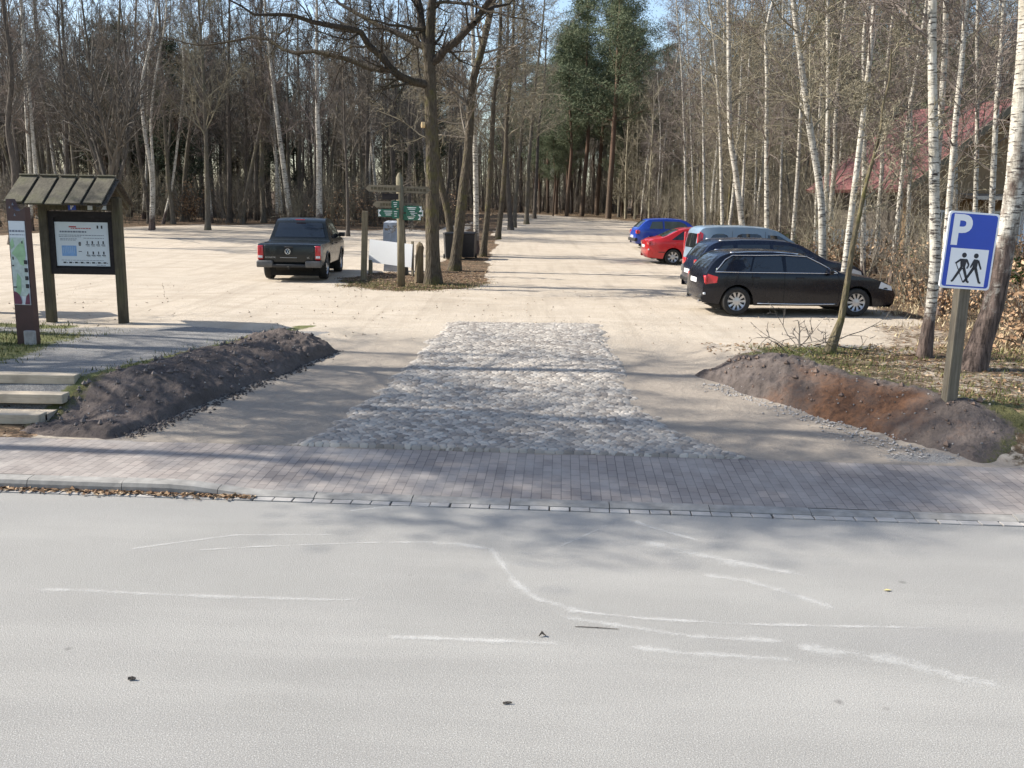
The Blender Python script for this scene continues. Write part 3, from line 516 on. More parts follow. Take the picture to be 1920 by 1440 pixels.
# ------------------------------------------------------------------ vehicles
def loft_profile(pts, step=.06):
    out = []
    for (a, b) in zip(pts[:-1], pts[1:]):
        n = max(1, int(math.ceil(math.hypot(b[0]-a[0], b[1]-a[1])/step)))
        for i in range(n): out.append((a[0]+(b[0]-a[0])*i/n, a[1]+(b[1]-a[1])*i/n))
    out.append(pts[-1]); a = np.array(out)
    for _ in range(3):                      # ease the corners
        b = a.copy(); b[1:-1] = a[:-2]*.25+a[1:-1]*.5+a[2:]*.25; a = b
    return a
class Car:
    def __init__(s, prof, W, belt, wheels, wr, paint, sill=.24, tumble=.42, tuck=.06, endround=.2, crown=.045):
        s.P = loft_profile(prof); s.W = W; s.belt = belt; s.wheels = wheels; s.wr = wr; s.paint = paint; s.sill = sill; s.tum = tumble; s.tuck = tuck
        s.L = max(p[0] for p in prof); s.er = endround; s.crown = crown
    def yh(s, x, z):
        u = min(1, max(0, x/s.L)); e = max(0, (abs(u-.5)-.30)/.2); y = s.W/2*(1-s.er*e**2.6)
        if z > s.belt: y -= (z-s.belt)*s.tum+.012
        elif z > s.belt-.12: y -= .012*(z-s.belt+.12)/.12
        else: y -= s.tuck*max(0, (s.belt-.35-z)/(s.belt-.35-s.sill))**1.6
        return y
    def low(s, x):
        z = s.sill+.05*max(0, (abs(x/s.L-.5)-.38)/.12)
        for cx in s.wheels:
            R = s.wr+.055; d = x-cx
            if abs(d) < R: z = max(z, s.wr+math.sqrt(R*R-d*d)*1.0)
        return z
    def body(s, parent):
        b = MB(); n = len(s.P); R = 14; side = {}
        for sg in (1, -1):
            o = len(b.v); side[sg] = o
            for x, z in s.P:
                lo = min(s.low(x), z)
                for r in range(R+1):
                    zz = lo+(z-lo)*r/R; b.v.append((x, sg*s.yh(x, zz), zz))
            for i in range(n-1):
                for r in range(R):
                    q = (o+i*(R+1)+r, o+(i+1)*(R+1)+r, o+(i+1)*(R+1)+r+1, o+i*(R+1)+r+1); b.f.append(q if sg < 0 else q[::-1]); b.m.append(0)
        K = 10; T = np.gradient(s.P, axis=0); o = len(b.v)
        for i, (x, z) in enumerate(s.P):
            t = T[i]/(np.linalg.norm(T[i])+1e-9); nx, nz = -t[1], t[0]; y0 = s.yh(x, z)
            for k in range(K+1):
                v = -1+2*k/K; c = s.crown*(1-abs(v)**3.0); b.v.append((x+nx*c, v*y0, z+nz*c))
        for i in range(n-1):
            for k in range(K): b.f.append((o+i*(K+1)+k, o+i*(K+1)+k+1, o+(i+1)*(K+1)+k+1, o+(i+1)*(K+1)+k)); b.m.append(0)
        return b.build('body', s.paint, parent, True)
    def sidepoly(s, name, poly, m, parent, off=.006, sides=(1, -1), n=6):
        for sg in sides:
            b = MB()
            P = []
            k = len(poly)
            for i in range(k):
                a, c = poly[i], poly[(i+1) % k]
                for j in range(n): P.append((a[0]+(c[0]-a[0])*j/n, a[1]+(c[1]-a[1])*j/n))
            vs = [(x, sg*(s.yh(x, z)+off), z) for x, z in P]+[(x, sg*(s.yh(x, z)-.01), z) for x, z in P]; q = len(P)
            fs = [tuple(range(q)) if sg > 0 else tuple(range(q-1, -1, -1))]+[(i, (i+1) % q, q+(i+1) % q, q+i) for i in range(q)]
            b.add(vs, fs); b.build(name, m, parent)
    def sideline(s, name, pts, r, m, parent, sides=(1, -1), off=.008):
        for sg in sides:
            b = MB()
            P = []
            for a, c in zip(pts[:-1], pts[1:]):
                for j in range(5): P.append((a[0]+(c[0]-a[0])*j/5, a[1]+(c[1]-a[1])*j/5))
            P.append(pts[-1]); b.tube([(x, sg*(s.yh(x, z)+off), z) for x, z in P], [r]*len(P), 5); b.build(name, m, parent, True)
    def top(s, name, s0, s1, w, m, parent, off=.006, wz=1.0):   # patch on the lofted top between two profile parameters
        b = MB(); i0 = int(s0*(len(s.P)-1)); i1 = int(s1*(len(s.P)-1)); T = np.gradient(s.P, axis=0); K = 10; o = 0; rows = 0
        for i in range(i0, i1+1):
            x, z = s.P[i]; t = T[i]/np.linalg.norm(T[i]); nx, nz = -t[1], t[0]; y0 = s.yh(x, z)
            for k in range(K+1):
                v = (-1+2*k/K)*w; c = s.crown*(1-abs(v)**3.0)+off; b.v.append((x+nx*c, v*y0, z+nz*c))
            rows += 1
        for i in range(rows-1):
            for k in range(K): b.f.append((i*(K+1)+k, i*(K+1)+k+1, (i+1)*(K+1)+k+1, (i+1)*(K+1)+k)); b.m.append(0)
        return b.build(name, m, parent, True)
    def param(s, x, z): d = np.hypot(s.P[:, 0]-x, s.P[:, 1]-z); return int(d.argmin())/(len(s.P)-1)
    def wheelset(s, parent, width=.21, spokes=10, rimr=.66, hub=None, steel=False):
        for cx in s.wheels:
            for sg in (1, -1):
                R = s.wr; y = s.W/2-width-.01+.0
                wobj = bpy.data.objects.new('wheel', None); COL.objects.link(wobj); wobj.parent = parent; wobj.location = (cx, sg*(s.W/2-.015-width/2), R); wobj.empty_display_size = .1
                b = MB(); h = width/2; b.lathe([(R*rimr, -h*.8), (R*.9, -h), (R*.985, -h*.8), (R, -h*.4), (R, h*.4), (R*.985, h*.8), (R*.9, h), (R*rimr, h*.85)], 36, 'y'); b.build('tyre', M['tyre'], wobj, True)
                b = MB(); ri = R*rimr; f = sg
                b.lathe([(ri, f*h*.85), (ri*.97, f*h*.7), (ri*.93, f*h*.55), (ri*.3, f*h*.75), (.001, f*h*.8)], 36, 'y')
                ro = b.build('rim', M['rim'], wobj, True)
                b = MB()
                for k in range(spokes):
                    a = 2*PI*(k+.5)/spokes; da = PI/spokes*.5; r0, r1 = ri*.42, ri*.9
                    pl = [(r0, a-da*.5), (r1, a-da), (r1, a+da), (r0, a+da*.5)]
                    vs = []
                    for lift in (.006, -.01):
                        for r, q in pl: vs.append((r*math.cos(q), f*(h*(.75-.2*(r-ri*.3)/(ri*.63))+lift), r*math.sin(q)))
                    b.add(vs, [(0, 1, 2, 3), (7, 6, 5, 4), (0, 4, 5, 1), (1, 5, 6, 2), (2, 6, 7, 3), (3, 7, 4, 0)])
                b.build('rim_opening', M['under'], wobj)
    def under(s, parent):
        b = MB(); w = s.W-.5; b.box((s.L/2, 0, s.sill+.1), (s.L-.35, w, .22))
        for cx in s.wheels: b.box((cx, 0, s.wr+.03), (s.wr*2.05, s.W-.16 if False else w+.02, s.wr*1.5)); b.tube([(cx, -s.W/2+.2, s.wr), (cx, s.W/2-.2, s.wr)], [.05, .05], 8)
        return b.build('underbody', M['under'], parent)
    def mirrors(s, parent, x, z, m, d=.1):
        for sg in (1, -1):
            b = MB(); b.box((x, sg*(s.yh(x, z)+d), z), (.11, .2, .14), bev=.03); b.box((x+.04, sg*(s.yh(x, z)+.02), z-.03), (.05, .1, .04)); b.build('mirror', m, parent, True)
    def handles(s, parent, xs, z, m):
        for x in xs:
            for sg in (1, -1): b = MB(); b.box((x, sg*(s.yh(x, z)+.012), z), (.2, .03, .035), bev=.01); b.build('door_handle', m, parent)
    def seams(s, parent, lines):
        for pts in lines:
            for sg in (1, -1):
                b = MB(); P = [(a[0]+(c[0]-a[0])*j/6, a[1]+(c[1]-a[1])*j/6) for a, c in zip(pts[:-1], pts[1:]) for j in range(7)]
                for p, q in zip(P[:-1], P[1:]):
                    if p == q: continue
                    dx, dz = q[0]-p[0], q[1]-p[1]; l = math.hypot(dx, dz); wx, wz = -dz/l*.005, dx/l*.005
                    vs = [(u+a*wx, sg*(s.yh(u, v)+.0025), v+a*wz) for u, v in (p, q) for a in (-1, 1)]; b.add(vs, [(0, 1, 3, 2)])
                b.build('door_seam', M['under'], parent)
def rearbox(parent, name, c, d, m, bev=.02): b = MB(); b.box(c, d, bev=bev); return b.build(name, m, parent, True)
def plate(parent, x, z, w=.52): 
    o = rearbox(parent, 'number_plate', (x, 0, z), (.012, w, .11), M['white'], .004); return o
def car_at(name, px, Y, yaw, label, rear_x=0, z=None):
    p = wpt(*px, Y); return empty(name, (p.x, p.y, terr1(p.x, p.y)-.005 if z is None else z), yaw, label, 'car', 'cars parked at the edge of the birch wood')
def place(root, car, wheel, px, Y, yaw):     # put the given wheel's contact point (local) on the ground at this column
    p = wpt(px, 560, Y); c, s_ = math.cos(yaw), math.sin(yaw); lx, ly = wheel
    ox, oy = p.x-(c*lx-s_*ly), p.y-(s_*lx+c*ly); fx, fy = ox+c*(lx+2.7)-s_*ly, oy+s_*(lx+2.7)+c*ly
    root.location = (ox, oy, min(terr1(p.x, p.y), terr1(fx, fy))+.008)
CG = 'cars parked at the edge of the birch wood'
# black estate, nearest
yaw = rad(4); r = empty('estate_car', (0, 0, 0), yaw, 'black estate car with silver ten-slot wheels, nearest in the row by the birches', 'car', CG)
g_ = lambda x: x*.6 if x < .5 else x-.2
G = lambda pts: [(g_(a), z) for a, z in pts]
prof = G([(.16, .30), (.03, .36), (.0, .55), (.02, .72), (.07, .93), (.16, 1.02), (.36, 1.2), (.58, 1.36), (.78, 1.435), (1.25, 1.47), (1.9, 1.475), (2.4, 1.445), (2.75, 1.375), (3.15, 1.18), (3.55, 1.0), (3.8, .965), (4.3, .9), (4.7, .78), (4.9, .62), (4.95, .48), (4.93, .3), (4.85, .22)])
c = Car(prof, 1.85, .98, (.80, 3.73), .335, M['black']); c.body(r); c.under(r); c.wheelset(r, spokes=10)
winA = G([(.52, 1.035), (1.27, 1.035), (1.37, 1.36), (.88, 1.36), (.74, 1.28)]); winB = G([(1.31, 1.035), (2.09, 1.035), (2.06, 1.385), (1.42, 1.365)]); winC = G([(2.17, 1.035), (3.3, 1.035), (2.95, 1.235), (2.68, 1.36), (2.16, 1.385)])
for q in (winA, winB, winC): c.sidepoly('side_window', q, M['glass'], r)
c.sideline('window_trim', G([(3.4, 1.015), (2.5, 1.015), (1.4, 1.015), (.44, 1.015), (.70, 1.30), (.88, 1.40), (1.5, 1.405), (2.1, 1.42), (2.68, 1.39), (3.0, 1.24), (3.4, 1.03)]), .011, M['chrome'], r)
c.sideline('roof_rail', G([(.85, 1.455), (1.3, 1.478), (2.0, 1.478), (2.5, 1.44)]), .017, M['chrome'], r, off=-.06)
c.top('rear_window', c.param(g_(.2), 1.07), c.param(g_(.6), 1.375), .82, M['glass'], r); c.top('windscreen', c.param(2.55, 1.375), c.param(3.3, 1.02), .86, M['glass'], r)
c.sidepoly('tail_light', [(.045, .72), (.3, .76), (.32, .9), (.1, .96)], M['tail'], r, .012)
for sg in (1, -1): rearbox(r, 'tail_light', (.06, sg*.62, .83), (.07, .38, .19), M['tail'], .03)
plate(r, -.03, .78); rearbox(r, 'bumper_trim', (.03, 0, .42), (.1, 1.3, .12), M['trim'], .03)
for sg in (1, -1): b = MB(); b.tube([(-.06, sg*.55, .3), (.2, sg*.55, .3)], [.04, .04], 10); b.build('exhaust', M['chrome'], r); rearbox(r, 'reflector', (.035, sg*.7, .5), (.05, .2, .05), M['lens'], .01)
c.sidepoly('headlight', G([(4.45, .68), (4.83, .62), (4.8, .72), (4.5, .83)]), M['lens'], r, .01); c.mirrors(r, 3.0, 1.06, M['black']); c.handles(r, (1.22, 2.3), .9, M['black'])
c.sideline('sill_strip', [(1.3, .29), (2.3, .28), (3.25, .29)], .014, M['chrome'], r); c.seams(r, [[(1.92, 1.0), (1.93, .34)], [(1.13, 1.0), (1.16, .8), (1.13, .68)], [(3.2, 1.0), (3.3, .8), (3.27, .34)]])
c.sidepoly('badge', G([(3.62, .76), (3.72, .76), (3.72, .79), (3.62, .79)]), M['chrome'], r)
place(r, c, (.77, -.9), 1383, 21.2, yaw); r.scale = (.955, .97, .97)
# dark blue estate behind it
yaw = rad(4); r = empty('estate_car', (0, 0, 0), yaw, 'dark blue estate car half hidden behind the nearest black one', 'car', CG)
prof = [(.16, .30), (.04, .4), (.0, .6), (.03, .85), (.08, 1.0), (.2, 1.2), (.36, 1.42), (.6, 1.53), (1.2, 1.575), (1.9, 1.58), (2.4, 1.55), (2.8, 1.46), (3.3, 1.18), (3.55, 1.06), (3.8, 1.02), (4.25, .95), (4.5, .82), (4.62, .62), (4.65, .45), (4.6, .25)]
c = Car(prof, 1.8, 1.02, (.92, 3.65), .325, M['navy'], tumble=.36); c.body(r); c.under(r); c.wheelset(r)
for q in ([(.5, 1.07), (.98, 1.07), (.98, 1.45), (.66, 1.42)], [(1.06, 1.07), (1.98, 1.07), (1.96, 1.47), (1.1, 1.46)], [(2.06, 1.07), (3.2, 1.07), (2.75, 1.38), (2.5, 1.45), (2.05, 1.47)]): c.sidepoly('side_window', q, M['glass'], r)
c.sideline('roof_rail', [(.62, 1.55), (1.2, 1.58), (1.9, 1.58), (2.4, 1.55)], .02, M['metal'], r, off=-.05)
c.top('rear_window', c.param(.12, 1.08), c.param(.36, 1.4), .84, M['glass'], r); c.top('windscreen', c.param(2.8, 1.46), c.param(3.5, 1.08), .86, M['glass'], r)
c.sidepoly('tail_light', [(.03, .86), (.3, .9), (.3, 1.02), (.09, 1.05)], M['tail'], r, .012)
for sg in (1, -1): rearbox(r, 'tail_light', (.06, sg*.62, .95), (.08, .36, .2), M['tail'], .03)
plate(r, -.035, .72); rearbox(r, 'bumper_trim', (.02, 0, .5), (.1, 1.5, .12), M['trim'], .03); c.mirrors(r, 3.05, 1.1, M['navy']); c.handles(r, (1.2, 2.3), .95, M['navy'])
c.sidepoly('headlight', [(4.15, .72), (4.5, .68), (4.45, .8), (4.2, .88)], M['lens'], r, .01); c.seams(r, [[(2.02, 1.03), (2.03, .36)]])
place(r, c, (.92, -.9), 1368, 24.6, yaw)
# silver high-roof van-like car
yaw = rad(4); r = empty('high_roof_car', (0, 0, 0), yaw, 'silver blue high-roof family van with arched side windows and tall red tail lights', 'car', CG)
prof = [(.14, .32), (.03, .42), (.0, .62), (.03, 1.0), (.07, 1.4), (.13, 1.7), (.24, 1.79), (.7, 1.82), (1.6, 1.825), (2.2, 1.79), (2.55, 1.7), (2.95, 1.45), (3.3, 1.2), (3.5, 1.1), (3.8, 1.02), (4.05, .88), (4.17, .65), (4.2, .45), (4.12, .25)]
c = Car(prof, 1.8, 1.1, (.72, 3.4), .31, M['silver'], tumble=.2, endround=.14); c.body(r); c.under(r); c.wheelset(r, spokes=7)
def arch(x0, x1, z0, z1, l=1, rr=1): return [(x0, z0), (x1, z0), (x1, z1-.16 if rr else z1), (x1-.08 if rr else x1, z1-.04 if rr else z1), (x1-.2, z1), (x0+.2, z1), (x0+.08 if l else x0, z1-.04 if l else z1), (x0, z1-.16 if l else z1)]
for q in (arch(.42, 1.02, 1.16, 1.62), arch(1.2, 2.06, 1.16, 1.63), [(2.2, 1.16), (3.2, 1.16), (2.85, 1.42), (2.55, 1.58), (2.2, 1.6)]): c.sidepoly('side_window', q, M['glass'], r, n=2)
c.top('rear_window', c.param(.035, 1.15), c.param(.12, 1.62), .8, M['glass'], r); c.top('windscreen', c.param(2.6, 1.67), c.param(3.4, 1.15), .88, M['glass'], r)
c.sidepoly('tail_light', [(.035, 1.0), (.17, 1.0), (.22, 1.62), (.12, 1.68)], M['tail'], r, .014)
for sg in (1, -1): rearbox(r, 'tail_light', (.07, sg*.79, 1.32), (.1, .1, .62), M['tail'], .03)
plate(r, -.05, .8); rearbox(r, 'bumper', (.03, 0, .5), (.14, 1.66, .22), M['greytrim'], .05); c.mirrors(r, 2.95, 1.15, M['trim']); c.handles(r, (1.3, 2.3), 1.02, M['trim']); c.sideline('door_rail', [(.3, 1.05), (1.1, 1.05)], .014, M['trim'], r)
c.seams(r, [[(2.13, 1.7), (2.13, .36)], [(1.1, 1.7), (1.1, .7)]])
place(r, c, (.72, -.9), 1345, 28.6, yaw)
# red saloon
yaw = rad(4); r = empty('saloon_car', (0, 0, 0), yaw, 'bright red saloon parked between the silver van and the blue hatchback', 'car', CG)
prof = [(.14, .28), (.03, .36), (.0, .55), (.03, .8), (.08, .95), (.2, 1.0), (.5, 1.04), (.75, 1.13), (1.15, 1.33), (1.5, 1.42), (2.0, 1.45), (2.5, 1.42), (2.8, 1.33), (3.2, 1.1), (3.45, .98), (3.9, .92), (4.3, .8), (4.46, .6), (4.48, .42), (4.4, .24)]
c = Car(prof, 1.77, .93, (1.0, 3.62), .315, M['redp']); c.body(r); c.under(r); c.wheelset(r, spokes=7, rimr=.68)
for q in ([(.92, .99), (1.75, .99), (1.75, 1.35), (1.4, 1.33)], [(1.82, .99), (2.95, .99), (2.6, 1.27), (2.3, 1.35), (1.82, 1.36)]): c.sidepoly('side_window', q, M['glass'], r)
c.top('rear_window', c.param(.62, 1.08), c.param(1.25, 1.36), .84, M['glassl'], r); c.top('windscreen', c.param(2.75, 1.35), c.param(3.35, 1.02), .86, M['glass'], r)
c.sidepoly('tail_light', [(.04, .74), (.26, .78), (.27, .9), (.09, .95)], M['tail'], r, .012)
for sg in (1, -1): rearbox(r, 'tail_light', (.05, sg*.62, .85), (.08, .34, .16), M['tail'], .03); rearbox(r, 'reflector', (.03, sg*.66, .6), (.05, .22, .06), M['lens'], .015)
plate(r, -.04, .72); c.mirrors(r, 2.85, 1.02, M['redp']); c.handles(r, (1.2, 2.1), .88, M['redp']); c.sideline('rub_strip', [(.4, .5), (.66, .5)], .014, M['trim'], r); c.seams(r, [[(1.78, .95), (1.79, .34)]])
place(r, c, (1.0, -.86), 1258, 37.5, yaw)
# blue hatchback
yaw = rad(5); r = empty('hatchback_car', (0, 0, 0), yaw, 'small blue hatchback, farthest in the row of parked cars', 'car', CG)
prof = [(.14, .28), (.02, .38), (.0, .6), (.04, .85), (.12, .98), (.42, 1.28), (.6, 1.39), (.9, 1.42), (1.6, 1.44), (2.2, 1.41), (2.45, 1.33), (2.8, 1.08), (3.0, .96), (3.4, .92), (3.85, .84), (3.98, .6), (4.0, .42), (3.95, .24)]
c = Car(prof, 1.69, .93, (.75, 3.2), .30, M['bluep']); c.body(r); c.under(r); c.wheelset(r, spokes=5)
for q in ([(.62, .98), (1.28, .98), (1.28, 1.33), (.78, 1.31)], [(1.36, .98), (2.6, .98), (2.35, 1.24), (2.1, 1.33), (1.36, 1.34)]): c.sidepoly('side_window', q, M['glassl'], r)
c.top('rear_window', c.param(.17, 1.03), c.param(.5, 1.33), .82, M['glass'], r); c.top('windscreen', c.param(2.42, 1.34), c.param(2.9, 1.02), .86, M['glass'], r)
c.sidepoly('tail_light', [(.03, .72), (.18, .75), (.18, .88), (.08, .93)], M['tail'], r, .012)
for sg in (1, -1): rearbox(r, 'tail_light', (.05, sg*.62, .82), (.08, .28, .18), M['tail'], .03)
plate(r, -.035, .6); rearbox(r, 'bumper', (.0, 0, .46), (.14, 1.5, .16), M['trim'], .04); c.mirrors(r, 2.5, 1.0, M['trim']); c.handles(r, (1.5,), .86, M['trim']); c.seams(r, [[(1.32, .95), (1.33, .34)]])
place(r, c, (.75, -.84), 1217, 45, yaw)
# pickup seen from behind
yaw = rad(92.5); r = empty('pickup_truck', (0, 0, 0), yaw, 'dark double-cab pickup truck standing alone on the sand, tailgate towards the road', 'pickup')
prof = [(.1, .52), (.07, .6), (.06, .8), (.05, 1.06), (.08, 1.11), (.3, 1.12), (1.2, 1.12), (1.72, 1.13), (1.80, 1.2), (1.95, 1.5), (2.1, 1.74), (2.25, 1.81), (2.7, 1.84), (3.2, 1.82), (3.5, 1.74), (4.0, 1.38), (4.3, 1.2), (4.8, 1.13), (5.15, 1.0), (5.25, .75), (5.25, .55), (5.18, .4)]
c = Car(prof, 1.94, 1.12, (1.24, 4.33), .39, M['pick'], sill=.46, tumble=.3, endround=.045, tuck=.05, crown=.02); c.body(r); c.under(r); c.wheelset(r, width=.26, spokes=6, rimr=.62)
for q in ([(2.14, 1.2), (2.75, 1.2), (2.73, 1.68), (2.3, 1.67)], [(2.83, 1.2), (4.05, 1.2), (3.75, 1.42), (3.42, 1.66), (2.82, 1.69)]): c.sidepoly('side_window', q, M['glass'], r)
rw = c.top('rear_window', c.param(1.84, 1.27), c.param(2.08, 1.69), .86, M['glass'], r)
c.top('windscreen', c.param(3.5, 1.74), c.param(4.25, 1.24), .88, M['glass'], r)
b = MB(); b.box((1.93, -.42, 1.47), (.02, .3, .2), Matrix.Rotation(.5, 3, 'Y'), bev=.006); 
rearbox(r, 'tailgate', (.045, 0, .83), (.05, 1.46, .52), M['pick'], .03); rearbox(r, 'tailgate_handle', (.015, 0, 1.03), (.03, .24, .05), M['trim'], .01)
for sg in (1, -1):
    t_ = rearbox(r, 'tail_light', (.07, sg*.85, .86), (.1, .17, .42), M['tail'], .03); rearbox(t_, 'reversing_lamp', (.025, sg*.85, .74), (.03, .13, .07), M['lens'], .01)
    rearbox(r, 'bumper', (.02, sg*.72, .53), (.2, .48, .2), M['greytrim'], .04)
rearbox(r, 'bumper_step', (.0, 0, .48), (.16, .98, .1), M['trim'], .03); b = MB(); b.tube([(-.1, 0, .42), (.3, 0, .4)], [.03, .03], 8); b.lathe([(.001, .05), (.03, .04), (.035, .02), (.02, -.02)], 12, 'z', (-.1, 0, .44)); b.build('tow_hook', M['trim'], r)
b = MB(); b.tube([(.9, -.55, .42), (.9, .55, .42)], [.16, .16], 14); b.build('spare_wheel', M['tyre'], r)
bd = bpy.data.objects.new('badge', None); COL.objects.link(bd); bd.parent = r; bd.location = (.013, .04, .90)
b = MB(); R_ = .085; b.lathe([(R_, 0), (R_*1.0, -.008), (R_*.84, -.008), (R_*.84, 0)], 28, 'y'); o = b.build('badge_ring', M['chrome'], bd); o.rotation_euler = (0, 0, -PI/2)
b = MB()
for pts in ([(-.045, .066), (-.004, .004), (.004, .004), (.045, .066)], [(-.075, .025), (-.036, -.066), (-.002, -.008), (.002, -.008), (.036, -.066), (.075, .025)]):
    for p, q in zip(pts[:-1], pts[1:]): b.tube([(-.005, p[0], p[1]), (-.005, q[0], q[1])], [.007, .007], 5)
b.build('badge_letters', M['chrome'], bd)
text_mesh('lettering', 'AMAROK', .075, M['metal'], r, (.016, .71, .70), (PI/2, 0, -PI/2), .003, 'LEFT'); text_mesh('lettering', 'V6', .07, M['metal'], r, (.016, -.56, .70), (PI/2, 0, -PI/2), .003)
rearbox(r, 'chrome_strip', (.017, .02, .72), (.012, .5, .014), M['metal'], .003); rearbox(r, 'brake_lamp', (2.02, 0, 1.80), (.08, .3, .03), M['tail'], .01)
c.mirrors(r, 3.85, 1.3, M['trim'], .14); c.handles(r, (2.2, 3.1), 1.05, M['trim']); c.seams(r, [[(2.05, 1.1), (2.05, .55)], [(2.79, 1.1), (2.79, .55)], [(3.95, 1.1), (3.95, .55)], [(1.75, 1.1), (1.75, .55)]])
for i, cx in enumerate((1.24, 4.33)):
    arc = [(cx+.47*math.cos(a), .39+.47*math.sin(a)) for a in np.linspace(.15, PI-.15, 9)]; c.sideline('wheel_arch_trim', arc, .022, M['pick'], r)
p = wpt(543, 520, 28.0); r.location = (p.x, p.y, terr1(p.x, p.y)+.005)

# ------------------------------------------------------------------ signs and timber structures
def T_(p, z): return (p.x, p.y, z)
p = wpt(1777, 770, 11.6); zb = terr1(p.x, p.y)
r = empty('parking_sign', (p.x, p.y, zb-.02), rad(4), 'blue parking sign with two hikers on a leaning timber post', 'road sign')
r.rotation_euler = (rad(-1), rad(1.2), rad(6))
b = MB(); b.box((0, 0, .86), (.15, .14, 2.2), bev=.02); b.build('post', M['signwood'], r)
sg_ = bpy.data.objects.new('sign_panel', None); SW, SH = .65, .93
b = MB(); pl = []
for cx, cz, a0 in ((SW/2-.04, SH/2-.04, 0), (-SW/2+.04, SH/2-.04, 90), (-SW/2+.04, -SH/2+.04, 180), (SW/2-.04, -SH/2+.04, 270)):
    for k in range(5): a = rad(a0+k*22.5); pl.append((cx+.04*math.cos(a), cz+.04*math.sin(a)))
b.prism(pl, -.012, .012); sp = b.build('sign_panel', M['white'], r); sp.location = (-.03, -.10, 1.95); sp.rotation_euler = (0, rad(2.0), 0)
b = MB(); b.prism([(x*(1-.03/SW*1.5), z*(1-.03/SH*1.5)) for x, z in pl], -.0155, -.0125); b.build('blue_field', M['signblue'], sp)
b = MB(); b.box((.0, -.0175, -.20), (.49, .005, .45)); b.build('white_field', M['white'], sp)
text_mesh('letter', 'P', .50, M['white'], sp, (-.155, -.0185, .075), (PI/2, 0, 0), .002, 'CENTER', .016)
b = MB()
def fig(parts):
    for pl_, q in parts: b.prism(pl_, -.0235, -.0205)
def limbp(a, c, w0, w1):
    a = Vector(a); c = Vector(c); d = (c-a).normalized(); n_ = Vector((-d.y, d.x)); return [tuple(a+n_*w0), tuple(a-n_*w0), tuple(c-n_*w1), tuple(c+n_*w1)]
for hx, s_, stick in ((-.065, 1, 1), (.09, -1, 0)):
    b.prism([(hx+.03*math.cos(a), -.055+.03*math.sin(a)) for a in np.linspace(0, 2*PI, 17)[:-1]], -.0235, -.0205)
    tor = [(-.045, -.10), (.045, -.10), (.03, -.20), (-.03, -.20)] if stick else [(-.02, -.095), (.035, -.10), (.03, -.205), (-.03, -.205)]
    b.prism([(hx+x, z) for x, z in tor], -.0235, -.0205)
    L_ = [((-.01, -.20), (-.11, -.375), .019, .012), ((.012, -.20), (.085, -.38), .019, .012), ((-.11, -.372), (-.125, -.378), .012, .012), ((.085, -.378), (.105, -.376), .012, .012)]
    L_ += [((-.04, -.112), (-.10, -.16), .012, .010), ((.04, -.112), (.075, -.17), .012, .010), ((.075, -.17), (.055, -.215), .009, .009)] if stick else [((.035, -.11), (.085, -.215), .012, .009), ((-.015, -.11), (-.055, -.2), .012, .009)]
    for a, q, w0, w1 in L_: b.prism(limbp((hx+a[0], a[1]), (hx+q[0], q[1]), w0, w1), -.0235-.0005*(w0 < .015), -.0205)
b.prism(limbp((-.16, -.155), (-.035, -.385), .004, .004), -.0245, -.0215)
b.build('hiker_pictogram', M['ink'], sp)

